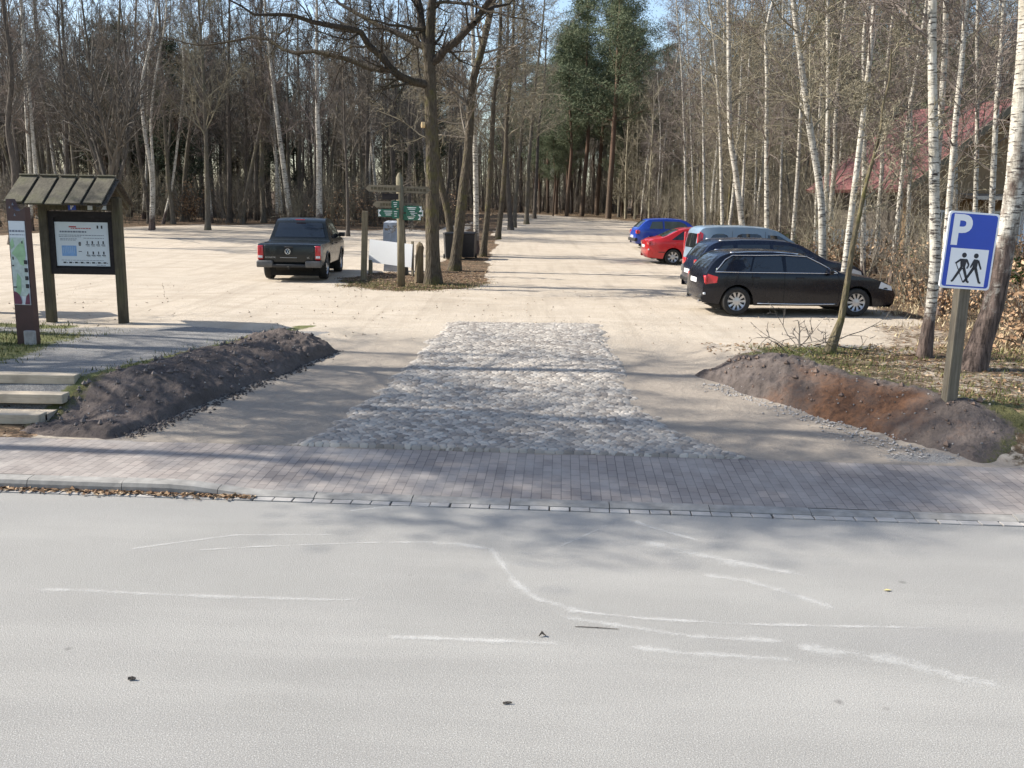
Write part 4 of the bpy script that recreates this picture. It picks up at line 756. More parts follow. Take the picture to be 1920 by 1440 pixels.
def lines_print(parent, x0, x1, z, n, y=-.004, h=.012, m='inkgrey', gap=.35):
    b = MB(); x = x0
    while x < x1-.015:
        w_ = random.uniform(.02, .06); w_ = min(w_, x1-x); b.box((x+w_/2, y, z), (w_, .003, h)); x += w_+.012
    return b.build('print', M[m], parent)
def kiosk(loc, label, full=True):
    r = empty('information_kiosk', loc, rad(1), label, 'notice board', None)
    for x in (-.70, .70): b = MB(); b.box((x, 0, 1.18), (.16, .16, 2.5), bev=.012); b.build('post', M['post'], r)
    fr = bpy.data.objects.new('board_frame', None)
    b = MB(); b.box((0, .0, 2.10), (1.24, .07, .12)); b.box((0, 0, 1.02), (1.24, .07, .12)); b.box((-.57, 0, 1.56), (.10, .065, .96)); b.box((.57, 0, 1.56), (.10, .065, .96)); b.box((0, .02, 1.56), (1.04, .02, .96)); fr = b.build('board_frame', M['darkwood'], r)
    b = MB(); b.box((0, 0, 0), (1.02, .012, .84)); pn = b.build('poster', M['sheet'], r); pn.location = (.0, .0, 1.54)
    if full:
        b = MB(); b.box((-.17, -.0075, .33), (.14, .003, .025)); b.build('print', M['red'], pn); lines_print(pn, -.2, .18, .30, 1, -.0075, .018, 'red'); 
        for z, a, q, h in ((.235, -.42, .1, .03), (.17, -.44, .42, .012), (.14, -.44, -.02, .01), (.115, .03, .42, .01), (.10, -.42, -.1, .01), (.075, -.42, -.1, .01), (-.31, -.42, .4, .008), (-.40, .25, .42, .01)): lines_print(pn, a, q, z, 1, -.0075, h, 'inkgrey')
        b = MB(); b.box((-.26, -.0075, -.13), (.28, .003, .2)); b.build('print', M['blue'], pn); b = MB()
        for k in range(7): b.box((-.37+k*.035, -.0102, -.12+.01*(k % 3)), (.014, .003, .12))
        b.build('print', plain('pale_blue_print', (.33, .47, .66), .5, .05), pn)
        b = MB()
        for z in (.0, -.20):
            for k in range(4): b.box((.1+k*.1, -.0075, z-.01), (.075, .003, .014)); b.box((.1+k*.1+random.uniform(-.01, .01), -.0075, z+.035), (.018+.008*(k % 2), .003, .055)); b.box((.11+k*.1, -.0075, z-.035), (.06, .003, .006))
        for k in range(8): b.box((-.36+k*.11, -.0075, -.355), (.055, .003, .028)); b.box((-.31+k*.11, -.0075, -.36), (.02, .003, .012))
        for x in (.31, .39): b.box((x, -.0075, .33), (.03, .003, .06))
        for k in range(3): b.box((-.05, -.0075, .03-.025*k), (.04+.01*(k == 1), .003, .02))
        b.box((-.05, -.0075, -.14), (.06, .003, .012)); b.build('print', M['ink'], pn)
    b = MB(); b.box((0, -.05, 2.245), (1.3, .04, .12)); hd = b.build('header_board', M['post'], r)
    b = MB(); b.box((-.12, -.075, 2.245), (.15, .008, .115)); ps = b.build('parking_plate', M['signblue'], r); text_mesh('letter', 'P', .12, M['white'], ps, (-.12, -.0805, 2.205), (PI/2, 0, 0), .001, 'CENTER', .004)
    b = MB(); b.box((.22, -.074, 2.235), (.09, .006, .08)); b.box((.46, -.074, 2.24), (.14, .006, .07)); b.build('header_plate', M['sheet'], r) if full else None
    # roof: overlapping rough boards with gaps, two pitches
    b = MB(); x = -1.08; k = 0
    sl = math.atan2(.42, .62)
    while x < .52:
        w_ = random.uniform(.27, .34); j = random.uniform(-.03, .05)
        for sd in (-1, 1):
            rm = Matrix.Rotation(-sd*sl, 3, 'X'); 
            b.box((x+w_/2, sd*(.34+j*.3), 2.56-j*.3+.02), (w_, .94+j, .032), rm @ Matrix.Rotation(random.uniform(-.02, .02), 3, 'Z'), bev=.006)
        x += w_+.055
    rf = b.build('roof', M['oldwood'], r)
    b = MB()
    for sd in (-1, 1): b.box((-.12, sd*.325, 2.53), (1.8, .86, .02), Matrix.Rotation(-sd*sl, 3, 'X'))
    b.build('roof_underlay', M['dark'], rf)
    for x in (-.98, .64):
        b = MB()
        for sd in (-1, 1): b.box((x, sd*.33, 2.48), (.07, .9, .09), Matrix.Rotation(-sd*sl, 3, 'X'))
        b.box((x, 0, 2.18), (.06, .5, .08)) if False else None
        b.build('rafter', M['post'], r)
    b = MB(); b.box((0, 0, 2.4), (1.5, .1, .1)); b.build('ridge_beam', M['post'], r)
    return r
p = wpt(165, 604, 18.2); kiosk((p.x, p.y, terr1(p.x, p.y)-.02), 'roofed wooden notice board with white poster beside the maroon pillar')
p2_ = wpt(-60, 600, 19.6); k2 = kiosk((p2_.x, p2_.y, terr1(p2_.x, p2_.y)-.02), 'smaller wooden notice board behind, only its roof corner showing at the left edge', False); k2.scale = (.8, .8, .8)
# maroon pillar
p = wpt(55, 645, 15.4); r = empty('information_pillar', (p.x, p.y, terr1(p.x, p.y)), rad(-7), 'maroon information pillar with notched top and tall map panel', 'information pillar')
b = MB(); pl = [(-.16, .0), (.16, .0), (.16, 2.24), (.13, 2.22)]+[(.02+.1*math.cos(a)+.02, 2.29-.11*math.sin(a)) for a in np.linspace(PI*.3, PI*.95, 8)]+[(-.09, 2.37), (-.16, 2.37)]
b.prism(pl, -.07, .07); b.build('pillar_body', M['maroon'], r)
b = MB(); b.box((0, -.076, 1.34), (.28, .010, 1.36)); mp = b.build('map_panel', M['sheet'], r)
b = MB(); b.box((-.006, -.084, 1.28), (.255, .004, .95)); b.build('print', M['mapgrey'], mp); b = MB()
for q in ([(-.12, 1.5), (-.02, 1.62), (.1, 1.72), (.125, 1.5), (.08, 1.3), (.02, 1.32), (-.03, 1.42)], [(-.1, .84), (-.04, .8), (.0, .9), (.01, 1.1), (-.05, 1.18), (-.08, 1.0)], [(-.14, 1.66), (-.08, 1.74), (-.06, 1.62), (-.12, 1.56)]): b.prism(q, -.0895, -.0865)
b.build('print', M['mapgreen'], mp)
b = MB(); b.prism([(-.135, .67)]+[(-.135+.13*math.cos(a), .70+.18*math.sin(a)) for a in np.linspace(PI/2, 0, 9)]+[(-.015, .67)], -.0945, -.0905); b.prism([(.135, .67), (.135, .86), (.08, .8), (.05, .67)], -.0935, -.0905); b.build('print', plain('plum_print', (.13, .03, .06), .5), mp)
lines_print(mp, -.13, .13, 1.86, 1, -.083, .03, 'inkgrey'); lines_print(mp, -.13, .13, 1.80, 1, -.083, .012, 'inkgrey')
b = MB()
for k in range(4): b.box((.115, -.092, 1.36-.13*k), (.055, .003, .065))
b.box((.08, -.092, 1.68), (.02, .003, .04)); b.box((-.1, -.092, 1.42), (.02, .003, .05)); b.box((-.11, -.092, 1.3), (.03, .003, .02)); b.box((-.1, -.092, .95), (.06, .003, .02)); b.build('print', M['ink'], mp)
b = MB(); b.box((.1, -.11, .12), (.18, .08, .24), bev=.02); b.build('base_block', M['stone'], r); b = MB()
for x, z in ((-.12, 2.22), (-.06, 2.27), (-.04, 2.1)): b.prism([(x, z), (x+.035, z), (x+.0175, z+.045)], -.074, -.071)
b.build('print', M['inkgrey'], r)

# finger signpost on the leafy island
p = wpt(752, 538, 27.05); r = empty('finger_signpost', (p.x, p.y, terr1(p.x, p.y)-.02), 0, 'wooden finger signpost with green way signs on the leafy island', 'signpost')
b = MB(); b.tube([(0, 0, 0), (.0, 0, 1.5), (-.03, 0, 3.12)], [.115, .105, .095], 12, rough=.04); b.lathe([(.095, 0), (.05, .1), (.001, .14)], 12, 'z', (-.03, 0, 3.12)); b.build('post', M['greywood'], r, True)
def arm(x0, x1, z, h, y, yaw_, nm='arm', m='armwood', pt=True):
    b = MB(); s_ = 1 if x1 > x0 else -1; L_ = abs(x1-x0)
    b.prism([(0, -h/2), (s_*(L_-(.1 if pt else 0)), -h/2), (s_*L_, 0), (s_*(L_-(.1 if pt else 0)), h/2), (0, h/2)], -.02, .02); o = b.build(nm, M[m], r); o.location = (x0, y, z); o.rotation_euler = (0, 0, yaw_)
    b = MB(); x = .12
    while x < L_-.2:
        w_ = random.uniform(.03, .09); b.box((s_*(x+w_/2), -.022, random.uniform(-.01, .01)), (w_, .006, h*.38)); x += w_+.025
    if nm == 'arm': b.build('carved_text', M['post'], o)
    return o
arm(-.0, -.98, 2.80, .19, -.12, rad(0)); arm(.05, .85, 2.78, .19, .11, rad(8)); arm(-.0, -.78, 2.36, .18, -.125, rad(-4)); arm(.0, .55, 2.33, .14, .12, rad(18))
b = MB(); b.box((-.27, -.16, 2.58), (.46, .03, .17), bev=.01); b.build('dark_plate', M['darkwood'], r)
def gsign(x, z, w_, h, y, yaw_, arrow):
    b = MB(); b.box((0, 0, 0), (w_, .012, h), bev=.004); o = b.build('green_sign', M['green'], r); o.location = (x, y, z); o.rotation_euler = (0, 0, yaw_)
    b = MB(); ex = w_/2-.02
    if arrow: s_ = arrow; b.prism([(s_*ex, h*.4), (s_*(ex-.07), h*.4), (s_*(ex-.0), 0), (s_*(ex-.07), -h*.4), (s_*ex, -h*.4)], -.0095, -.0065); b.box((s_*ex, -.008, 0), (.025, .003, h*.85))
    for k in range(3): b.box((arrow*-.03 if arrow else 0, -.008, h*.24-k*h*.24), (w_*(.5-.1*k), .003, .016))
    b.build('sign_text', M['white'], o)
gsign(-.36, 2.12, .52, .22, -.15, rad(3), -1); gsign(-.13, 2.36, .22, .22, -.17, rad(10), 0); gsign(-.12, 2.1, .2, .26, -.175, rad(-6), 0)
gsign(.36, 2.24, .55, .18, -.15, rad(-14), 1); gsign(.34, 2.02, .55, .18, -.15, rad(-20), 1); gsign(.42, 2.13, .5, .2, -.16, rad(24), 1)
# posts, banner, wrapped pillar, stump
p = wpt(684, 526, 29.2); b = MB(); b.box((0, 0, 1.05), (.17, .17, 2.2), Matrix.Rotation(.035, 3, 'Y'), bev=.012); o = b.build('timber_post', M['greywood']); o.location = (p.x, p.y, terr1(p.x, p.y)-.03); tag(o, 'tall square timber post just right of the pickup', 'post')
p = wpt(694, 512, 31.6); b = MB(); b.tube([(0, 0, 0), (.02, 0, .5)], [.075, .065], 8, rough=.15); o = b.build('timber_stub', M['greywood']); o.location = (p.x, p.y, terr1(p.x, p.y)-.03); tag(o, 'short stub of post at the left end of the white board', 'post')
p = wpt(732, 475, 31.3); r = empty('white_board', (p.x, p.y, p.z), 0, 'blank white board fixed low across posts behind the signpost', 'board'); zt = terr1(p.x, p.y)-p.z
r.rotation_euler = (0, 0, rad(-24))
b = MB(); b.box((0, 0, 0), (1.66, .03, .76), Matrix.Rotation(rad(4), 3, 'Y')); b.build('panel', M['banner'], r)
for x in (-.8, .82): b = MB(); b.box((x, .05, (zt+.42)/2), (.07, .06, .42-zt)); b.build('stake', M['greywood'], r)
p = wpt(736, 510, 33.0); b = MB(); R4 = [(-.23, -.2), (.2, -.23), (.25, .2), (-.2, .22)]
o_ = 0; lv = [(0, 1.0, 0), (.45, 1.05, .03), (.9, .98, -.02), (1.35, .97, .01), (1.66, .86, .0), (1.72, .55, .02)]
for z, s_, j in lv:
    for i in range(16):
        a = i/16*4; k_ = int(a); f_ = a-k_; q = R4[k_ % 4]; w_ = R4[(k_+1) % 4]; x = q[0]+(w_[0]-q[0])*f_; y = q[1]+(w_[1]-q[1])*f_; b.v.append((x*s_+random.uniform(-.02, .02)+j, y*s_+random.uniform(-.02, .02), z))
for l_ in range(len(lv)-1):
    for i in range(16): b.f.append((l_*16+i, l_*16+(i+1) % 16, (l_+1)*16+(i+1) % 16, (l_+1)*16+i)); b.m.append(0)
b.f.append(tuple((len(lv)-1)*16+i for i in range(16))); b.m.append(0)
o = b.build('wrapped_pillar', M['tarp']); o.scale = (1.25, 1.1, 1.03); o.location = (p.x, p.y, terr1(p.x, p.y)-.03); tag(o, 'grey tarpaulin-wrapped pillar standing behind the white board', 'wrapped pillar')
p = wpt(785, 531, 28.5); b = MB(); b.tube([(0, 0, 0), (.0, 0, .3), (.02, .0, .8), (.05, 0, 1.15), (.03, 0, 1.26)], [.16, .13, .115, .1, .02], 12, rough=.3); b.tube([(.06, -.02, .9), (.10, -.02, 1.1), (.09, 0, 1.22)], [.07, .06, .02], 8, rough=.3); o = b.build('tree_stump', M['stump'], None); o.location = (p.x, p.y, terr1(p.x, p.y)-.02); tag(o, 'broken rotten stump at the foot of the big oak', 'stump')
# wheelie bins
def wbin(loc, yaw_, label):
    r = empty('wheelie_bin', loc, yaw_, label, 'bin', 'bins behind the oaks'); b = MB(); o = 0
    for z, sx_, sy_ in ((.06, .24, .26), (.2, .25, .28), (.97, .29, .36), (1.0, .30, .37)):
        for q in ((-1, -1), (1, -1), (1, 1), (-1, 1)): b.v.append((q[0]*sx_, q[1]*sy_, z))
    for l_ in range(3):
        for i in range(4): b.f.append((l_*4+i, l_*4+(i+1) % 4, l_*4+4+(i+1) % 4, l_*4+4+i)); b.m.append(0)
    b.f.append((3, 2, 1, 0)); b.m.append(0); b.build('bin_body', M['bin'], r)
    b = MB(); b.box((0, -.0, 1.03), (.62, .76, .06), bev=.02); b.box((0, -.02, 1.07), (.5, .6, .04), bev=.015); b.tube([(-.24, .42, 1.0), (.24, .42, 1.0)], [.02, .02], 6); b.build('bin_lid', M['bin'], r)
    for x in (-.26, .26): b = MB(); b.tube([(x-.03, .3, .1), (x+.03, .3, .1)], [.1, .1], 14); b.build('wheel', M['tyre'], r)
p = wpt(846, 470, 38.5); wbin((p.x, p.y, terr1(p.x, p.y)), rad(10), 'black wheelie bin showing left of the leaning oak'); p = wpt(879, 472, 39.0); wbin((p.x, p.y, terr1(p.x, p.y)), rad(-6), 'black wheelie bin half hidden between the oak and pale trunks')

# house among the birches
p = wpt(1835, 380, 40); r = empty('house', (p.x+.5, p.y, terr1(p.x, p.y)), rad(19), 'red-roofed timber house seen through the birches on the right', 'house')
W2, DL, EH, RH = 4.7, 5.2, 3.1, 6.4
b = MB(); b.prism([(-W2+.4, 0), (W2-.4, 0), (W2-.4, EH), (0, RH-.35), (-W2+.4, EH)], 0, .25); b.build('wall', M['cladding'], r)
b = MB(); b.box((-W2+.5, DL/2, EH/2), (.2, DL-.5, EH)); b.box((W2-.5, DL/2, EH/2), (.2, DL-.5, EH)); b.box((0, DL-.3, EH/2), (2*W2-1.2, .2, EH)); b.build('wall', M['plaster'], r)
sl = math.atan2(RH-EH, W2); ln = math.hypot(RH-EH, W2)+.7
for sd in (-1, 1):
    b = MB(); b.box((sd*(W2/2+.2), DL/2-.3, (RH+EH)/2-.12), (ln, DL+1.2, .16), Matrix.Rotation(sd*sl, 3, 'Y')); b.build('roof', M['roofred'], r)
    b = MB(); b.box((sd*(W2/2+.2), -.93, (RH+EH)/2-.14), (ln, .06, .26), Matrix.Rotation(sd*sl, 3, 'Y')); b.build('verge_board', M['greywood'], r)
for x in (-2.6, -1.1, .6, 2.2):
    b = MB(); b.box((x, -.03, 1.35), (1.1, .06, 1.4)); o = b.build('window', M['white'], r); b = MB(); b.box((x, -.075, 1.35), (.92, .03, 1.22)); b.build('pane', M['glassl'], o); b = MB(); b.box((x, -.1, 1.35), (.05, .03, 1.2)); b.build('glazing_bar', M['white'], o)
b = MB(); b.box((.2, -.9, 2.62), (5.4, 1.7, .14), Matrix.Rotation(.08, 3, 'X')); b.build('porch_roof', M['metal'], r)
b = MB(); b.box((1.2, -1.75, 3.0), (2.6, .08, .18)); b.build('fascia_board', plain('orange_board', (.5, .3, .08), .6), r)
for x in (-2.4, 0.2, 2.8): b = MB(); b.box((x, -1.6, 1.25), (.12, .12, 2.5)); b.build('porch_post', M['white'], r)
p = wpt(1590, 410, 40); r = empty('picket_fence', (p.x, p.y, terr1(p.x, p.y)), rad(-8), 'pale picket fence in front of the red-roofed house', 'fence')
b = MB()
for k in range(44): b.box((-1.2+k*.17, 0, .75), (.085, .025, 1.15+.03*math.sin(k*2.1)))
b.build('pickets', M['fence'], r); b = MB()
for z in (.45, 1.1): b.box((2.5, .03, z), (7.6, .04, .08))
b.build('rail', M['greywood'], r)
# ------------------------------------------------------------------ trees
def rdir(d, ang, az=None):
    d = Vector(d).normalized(); p = d.orthogonal().normalized(); p.rotate(Matrix.Rotation(random.uniform(0, 2*PI) if az is None else az, 3, d)); return (d*math.cos(ang)+p*math.sin(ang)).normalized()
def rv(a): return Vector((random.gauss(0, a), random.gauss(0, a), random.gauss(0, a)))
def grow(b, p, d, L, r, lev, K):
    n = K['seg'][lev]; pts = [p.copy()]; ds = [d.copy()]; up = K['up'][lev]; wob = K['wob'][lev]
    for i in range(n):
        d = (d+rv(wob)+Vector((0, 0, up))).normalized(); p = p+d*(L/n); pts.append(p.copy()); ds.append(d.copy())
    last = lev == K['max']
    if last or r < K.get('thin', .012): b.twig([tuple(q) for q in pts], max(r, K.get('rmin', .006)))
    else: b.tube(pts, [r*(1-.72*i/n) for i in range(n+1)], 6 if r > .05 else 4, cap=False)
    if not last:
        m = K['n'][lev]; m = int(m*random.uniform(.8, 1.2)+.5)
        for k in range(m):
            t = K['t0'][lev]+(1-K['t0'][lev])*(k+random.random())/m; i = min(n-1, int(t*n)); f = t*n-i
            q = pts[i].lerp(pts[i+1], f); grow(b, q, rdir(ds[i+1], K['ang'][lev]*random.uniform(.7, 1.3)), L*K['rat'][lev]*random.uniform(.65, 1.2)*(1.15-.55*t), max(r*(1-.7*t)*.6, .005), lev+1, K)
KB = dict(seg=[4, 3, 3], up=[.05, -.02, -.06], wob=[.12, .16, .2], n=[10, 7], t0=[.12, .08], ang=[.75, .85], rat=[.5, .5], max=2, rmin=.0075)          # birch limbs: drooping fine twigs
KO = dict(seg=[6, 4, 3, 3], up=[.04, .02, .01, 0], wob=[.2, .24, .26, .3], n=[7, 6, 4], t0=[.22, .12, .1], ang=[.85, .9, .9], rat=[.5, .5, .55], max=3, rmin=.0075)  # oak: crooked
KF = dict(KB, n=[11, 8], rmin=.008)
KV = dict(seg=[6, 4, 3], up=[.10, .06, .03], wob=[.1, .13, .18], n=[11, 9], t0=[.2, .08], ang=[.6, .7], rat=[.45, .5], max=2, rmin=.009)           # upswept
def trunk_pts(pts, r0, r1, flare=1.35, power=1.0):
    n = len(pts); tot = [0]
    for a, c in zip(pts[:-1], pts[1:]): tot.append(tot[-1]+(c-a).length)
    R = [r0+(r1-r0)*(s/tot[-1])**power for s in tot]
    return R, tot
def smooth_path(P, step=.6):
    out = [P[0]]
    n = len(P)
    for i in range(n-1):
        p0 = P[max(0, i-1)]; p1 = P[i]; p2 = P[i+1]; p3 = P[min(n-1, i+2)]; k = max(1, int((p2-p1).length/step))
        for j in range(1, k+1):
            t = j/k; out.append(.5*((2*p1)+(p2-p0)*t+(2*p0-5*p1+4*p2-p3)*t*t+(3*p1-p0-3*p2+p3)*t**3))
    return out
def tree_from_path(name, P, r0, r1, bark, twigm, K, nb, label, cat='tree', group=None, t0=.3, Lb=2.6, ang=.8, up=0, flare=1.5, side=8, rough=.06, loc=None, extra=None, power=1.0):
    base = P[0].copy(); root = empty(name, base, 0, label, cat, group); Q = [p-base for p in P]; Q = smooth_path(Q, .5)
    R, tot = trunk_pts(Q, r0, r1, power=power); H = tot[-1]
    for i, s in enumerate(tot):
        if s < .7: R[i] *= 1+(flare-1)*(1-s/.7)**2
    Q[0] = Q[0]-Vector((0, 0, .12))
    b = MB(); b.tube(Q, R, side if r0 < .12 else 12, cap=False, rough=rough, seed=random.random()*6); b.build('trunk', bark, root, True)
    b = MB()
    for k in range(nb):
        t = t0+(1-t0)*(k+random.random())/nb; s = t*H; i = max(j for j in range(len(tot)) if tot[j] <= s+1e-6); i = min(i, len(Q)-2); d = (Q[i+1]-Q[i]).normalized()
        L = Lb*random.uniform(.6, 1.25)*(1.25-.7*t); grow(b, Q[i].lerp(Q[i+1], random.random()), rdir(d, ang*random.uniform(.75, 1.25)), L, max(.008, R[i]*random.uniform(.22, .4)), 0, K)
    if extra: extra(b, Q, R)
    if b.v: b.build('crown', twigm, root, False)
    return root
def ground_pt(px, Y): p = wpt(px, 480, Y); return Vector((p.x, p.y, terr1(p.x, p.y)))
def extend(P, top):                        # carry a trunk on above the frame
    d = (P[-1]-P[-2]).normalized(); d = (d+Vector((0, 0, .6))).normalized(); z = P[-1].z-P[0].z
    while P[-1].z-P[0].z < top: d = (d+rv(.04)+Vector((0, 0, .05))).normalized(); P.append(P[-1]+d*1.5)
    return P
def line(px, Y, top=None, jit=.0):
    P = [ground_pt(px[0][0], Y)]
    for q in px[1:]: p = wpt(q[0], q[1], Y); P.append(p+Vector((0, random.uniform(-jit, jit), 0)))
    return extend(P, top) if top else P
GB = 'white birches of the wood on the right'
# --- birches on the right, one by one
B = [([(1843, 668), (1862, 575), (1885, 450), (1897, 390), (1905, 330), (1915, 200), (1925, 60)], 14.2, .185, .11, 13, 'large leaning birch with dark cracked foot, right of the parking sign', M['birchbig']),
 ([(1752, 655), (1752, 520), (1752, 400), (1750, 250), (1748, 0)], 15.3, .105, .07, 13, 'straight white birch rising just behind the parking sign', M['birch']),
 ([(1583, 470), (1600, 370), (1616, 240), (1632, 100), (1640, 0)], 24, .13, .08, 15, 'white birch leaning right above the black estate car bonnet', M['birch']),
 ([(1549, 440), (1551, 300), (1553, 150), (1552, 0)], 33, .15, .1, 16, 'straight white birch in front of the left end of the red roof', M['birch']),
 ([(1548, 470), (1540, 380), (1520, 250), (1505, 140), (1492, 40), (1487, 0)], 27, .175, .12, 15, 'thick birch leaning left with a dark upper fork, over the dark blue estate', M['birch']),
 ([(1402, 425), (1380, 330), (1369, 250), (1367, 120), (1366, 0)], 38, .19, .12, 17, 'birch with a curved foot rising behind the silver van roof', M['birch']),
 ([(1440, 430), (1437, 300), (1438, 150), (1436, 60), (1450, 0)], 36, .15, .09, 15, 'straight birch rising behind the front of the silver van', M['birch']),
 ([(1386, 405), (1397, 280), (1403, 150), (1408, 60)], 45, .12, .06, 14, 'thin birch leaning slightly right above the silver van', M['birch']),
 ([(1355, 400), (1350, 250), (1342, 120), (1330, 0)], 44, .14, .08, 15, 'slim birch leaning left above the rear of the silver van', M['birch']),
 ([(1320, 395), (1318, 200), (1312, 60)], 50, .13, .07, 15, 'pale slim birch standing above the red car', M['birch']),
 ([(1284, 400), (1284, 280), (1278, 130), (1270, 30)], 55, .14, .08, 15, 'pale slim birch standing above the blue hatchback', M['birch']),
 ([(1484, 430), (1495, 330), (1502, 200), (1512, 60)], 40, .14, .09, 15, 'birch leaning right, between the van front and the thick leaning birch', M['birch']),
 ([(1528, 400), (1533, 300), (1540, 150), (1546, 60)], 42, .12, .07, 14, 'thin birch close left of the straight birch by the red roof', M['birch']),
 ([(1676, 420), (1700, 250), (1720, 120), (1735, 20)], 30, .12, .07, 14, 'birch leaning right in front of the middle of the red roof', M['birch']),
 ([(1775, 420), (1790, 250), (1803, 120), (1812, 0)], 22, .12, .08, 14, 'birch leaning right, directly above the parking sign', M['birch']),
 ([(1832, 430), (1832, 250), (1832, 100), (1834, 0)], 28, .11, .08, 14, 'thin straight birch above the right edge of the parking sign', M['birch']),
 ([(1862, 410), (1866, 250), (1875, 120), (1883, 0)], 24, .12, .08, 14, 'birch between the parking sign and the large leaning birch', M['birch']),
 ([(1300, 400), (1296, 250), (1290, 100)], 62, .12, .07, 15, 'faint thin birch left of the one above the red car', M['birch']),
 ([(1460, 420), (1466, 260), (1470, 100)], 50, .11, .07, 14, 'slender birch deep in the wood, right of the silver van', M['birch']),
 ([(1412, 410), (1420, 230), (1428, 90)], 56, .12, .07, 15, 'slender birch deep in the wood above the silver van front', M['birch'])]
for px, Y, r0, r1, top, lab, bk in B:
    P = line(px, Y, top); near = Y < 20
    tree_from_path('birch', P, r0*(.9 if near else .68), r1*.3, bk, M['twigo'] if random.random() < .55 else M['twigr'], KB, 26 if near else 38, lab, 'birch', GB, t0=.35 if near else .24, Lb=2.7, ang=.8, rough=.05)
# bare branches reaching into view near the top right
def deadlimb(b, Q, R):
    o = Q[0]
# --- young mossy tree in front of the black car
P = line([(1566, 655), (1577, 600), (1590, 520), (1600, 450), (1612, 400), (1625, 340), (1640, 290), (1652, 240), (1655, 200), (1668, 150), (1672, 90)], 15.6)
tree_from_path('young_tree', P, .062, .012, M['mossbark'], M['twigo'], KO, 11, 'young crooked tree with mossy foot in front of the black estate car', 'tree', None, t0=.45, Lb=1.3, ang=.7, flare=1.9)
# --- big oak on the island, limbs modelled one by one
Y0 = 28.1
tp = [ground_pt(812, Y0)]+[wpt(*q, Y0) for q in ((811, 460), (811, 400), (810, 262), (808, 204), (807, 157), (805, 111), (802, 84))]
def oak_limbs(spec, base, b, K=KO):
    for px, dep, r0, r1, nb in spec:
        n = len(px); P = [wpt(q[0], q[1], Y0+dep[0]+(dep[1]-dep[0])*(i/(n-1))**1.2)-base for i, q in enumerate(px)]; P = smooth_path(P, .35)
        P = [p+(rv(.03) if 0 < i < len(P)-1 else Vector()) for i, p in enumerate(P)]
        R, tot = trunk_pts(P, r0, r1); b.tube(P, R, 8, cap=False, rough=.1)
        for k in range(nb):
            i = int(len(P)*(.12+.86*(k+random.random())/nb)); i = min(i, len(P)-2); d = (P[i+1]-P[i]).normalized(); L = random.uniform(.6, 1.9)
            grow(b, P[i], (rdir(d, random.uniform(.6, 1.2))+Vector((0, 0, .12))).normalized(), L, max(.012, R[i]*.38), 1, K)
root = empty('oak_tree', tp[0], 0, 'big dark oak on the leafy island with long limbs reaching left', 'oak')
Q = smooth_path([p-tp[0] for p in tp], .4); R, tot = trunk_pts(Q, .215, .165); R = [r*(1+.55*max(0, 1-s/.8)**2) for r, s in zip(R, tot)]; Q[0].z -= .15
b = MB(); b.tube(Q, R, 16, cap=False, rough=.06); b.build('trunk', M['oak'], root, True)
b = MB()
oak_limbs([([(807, 160), (790, 156), (773, 154), (753, 143), (735, 128), (718, 108), (692, 85), (674, 61), (657, 50), (622, 48), (587, 42), (552, 28), (520, 27), (482, 28), (452, 13), (420, -5)], (0, -2.0), .13, .02, 16),
 ([(735, 130), (715, 129), (692, 124), (654, 112), (627, 105), (587, 97), (552, 98), (528, 94), (502, 74), (473, 70), (429, 79), (395, 86), (350, 80), (300, 70)], (-.3, 1.8), .085, .012, 15),
 ([(803, 92), (790, 85), (776, 79), (744, 61), (709, 47), (686, 35), (657, 17), (633, 3), (600, -30)], (0, 1.6), .10, .03, 11), ([(795, 56), (775, 54), (750, 48), (730, 45), (709, 44), (690, 36)], (.1, -1.4), .06, .015, 6),
 ([(806, 120), (820, 108), (832, 93), (855, 79), (878, 55), (893, 38), (902, 22), (920, 2), (948, -40), (965, -90)], (0, -1.2), .13, .05, 10),
 ([(802, 90), (794, 70), (791, 44), (787, 20), (780, -10), (765, -60), (755, -110)], (0, .8), .13, .06, 8), ([(804, 90), (809, 60), (810, 20), (810, -10), (814, -80), (812, -150)], (0, -.4), .14, .07, 8),
 ([(811, 8), (830, 3), (855, 3), (880, 8), (896, 13), (915, 16), (937, 24), (960, 32), (990, 36), (1015, 52)], (-.2, -2), .05, .012, 10), ([(890, 42), (905, 20), (925, 15), (955, 5), (985, -20)], (-1, .5), .06, .02, 6),
 ([(790, 157), (786, 150), (784, 120), (783, 80), (786, 50)], (0, .5), .03, .012, 3), ([(692, 85), (680, 88), (660, 88), (640, 98), (622, 110), (606, 105)], (-.8, .6), .035, .008, 6), ([(587, 97), (600, 104), (620, 107)], (.6, .2), .02, .008, 1),
 ([(657, 50), (640, 36), (618, 30), (608, 10), (600, -15)], (-.9, .3), .03, .01, 5), ([(552, 28), (545, 50), (520, 66), (500, 62), (470, 48)], (-1.5, -.6), .022, .007, 5), ([(735, 63), (722, 90), (714, 60), (700, 30), (690, 10)], (.8, 1.2), .03, .01, 4)], tp[0], b)
b.build('crown', M['limb'], root, True)
b = MB(); b.tube([Vector((-.25, -.03, 4.62)), Vector((-.33, -.06, 4.62))], [.085, .085], 12); b.build('sawn_knot', M['cut'], root)
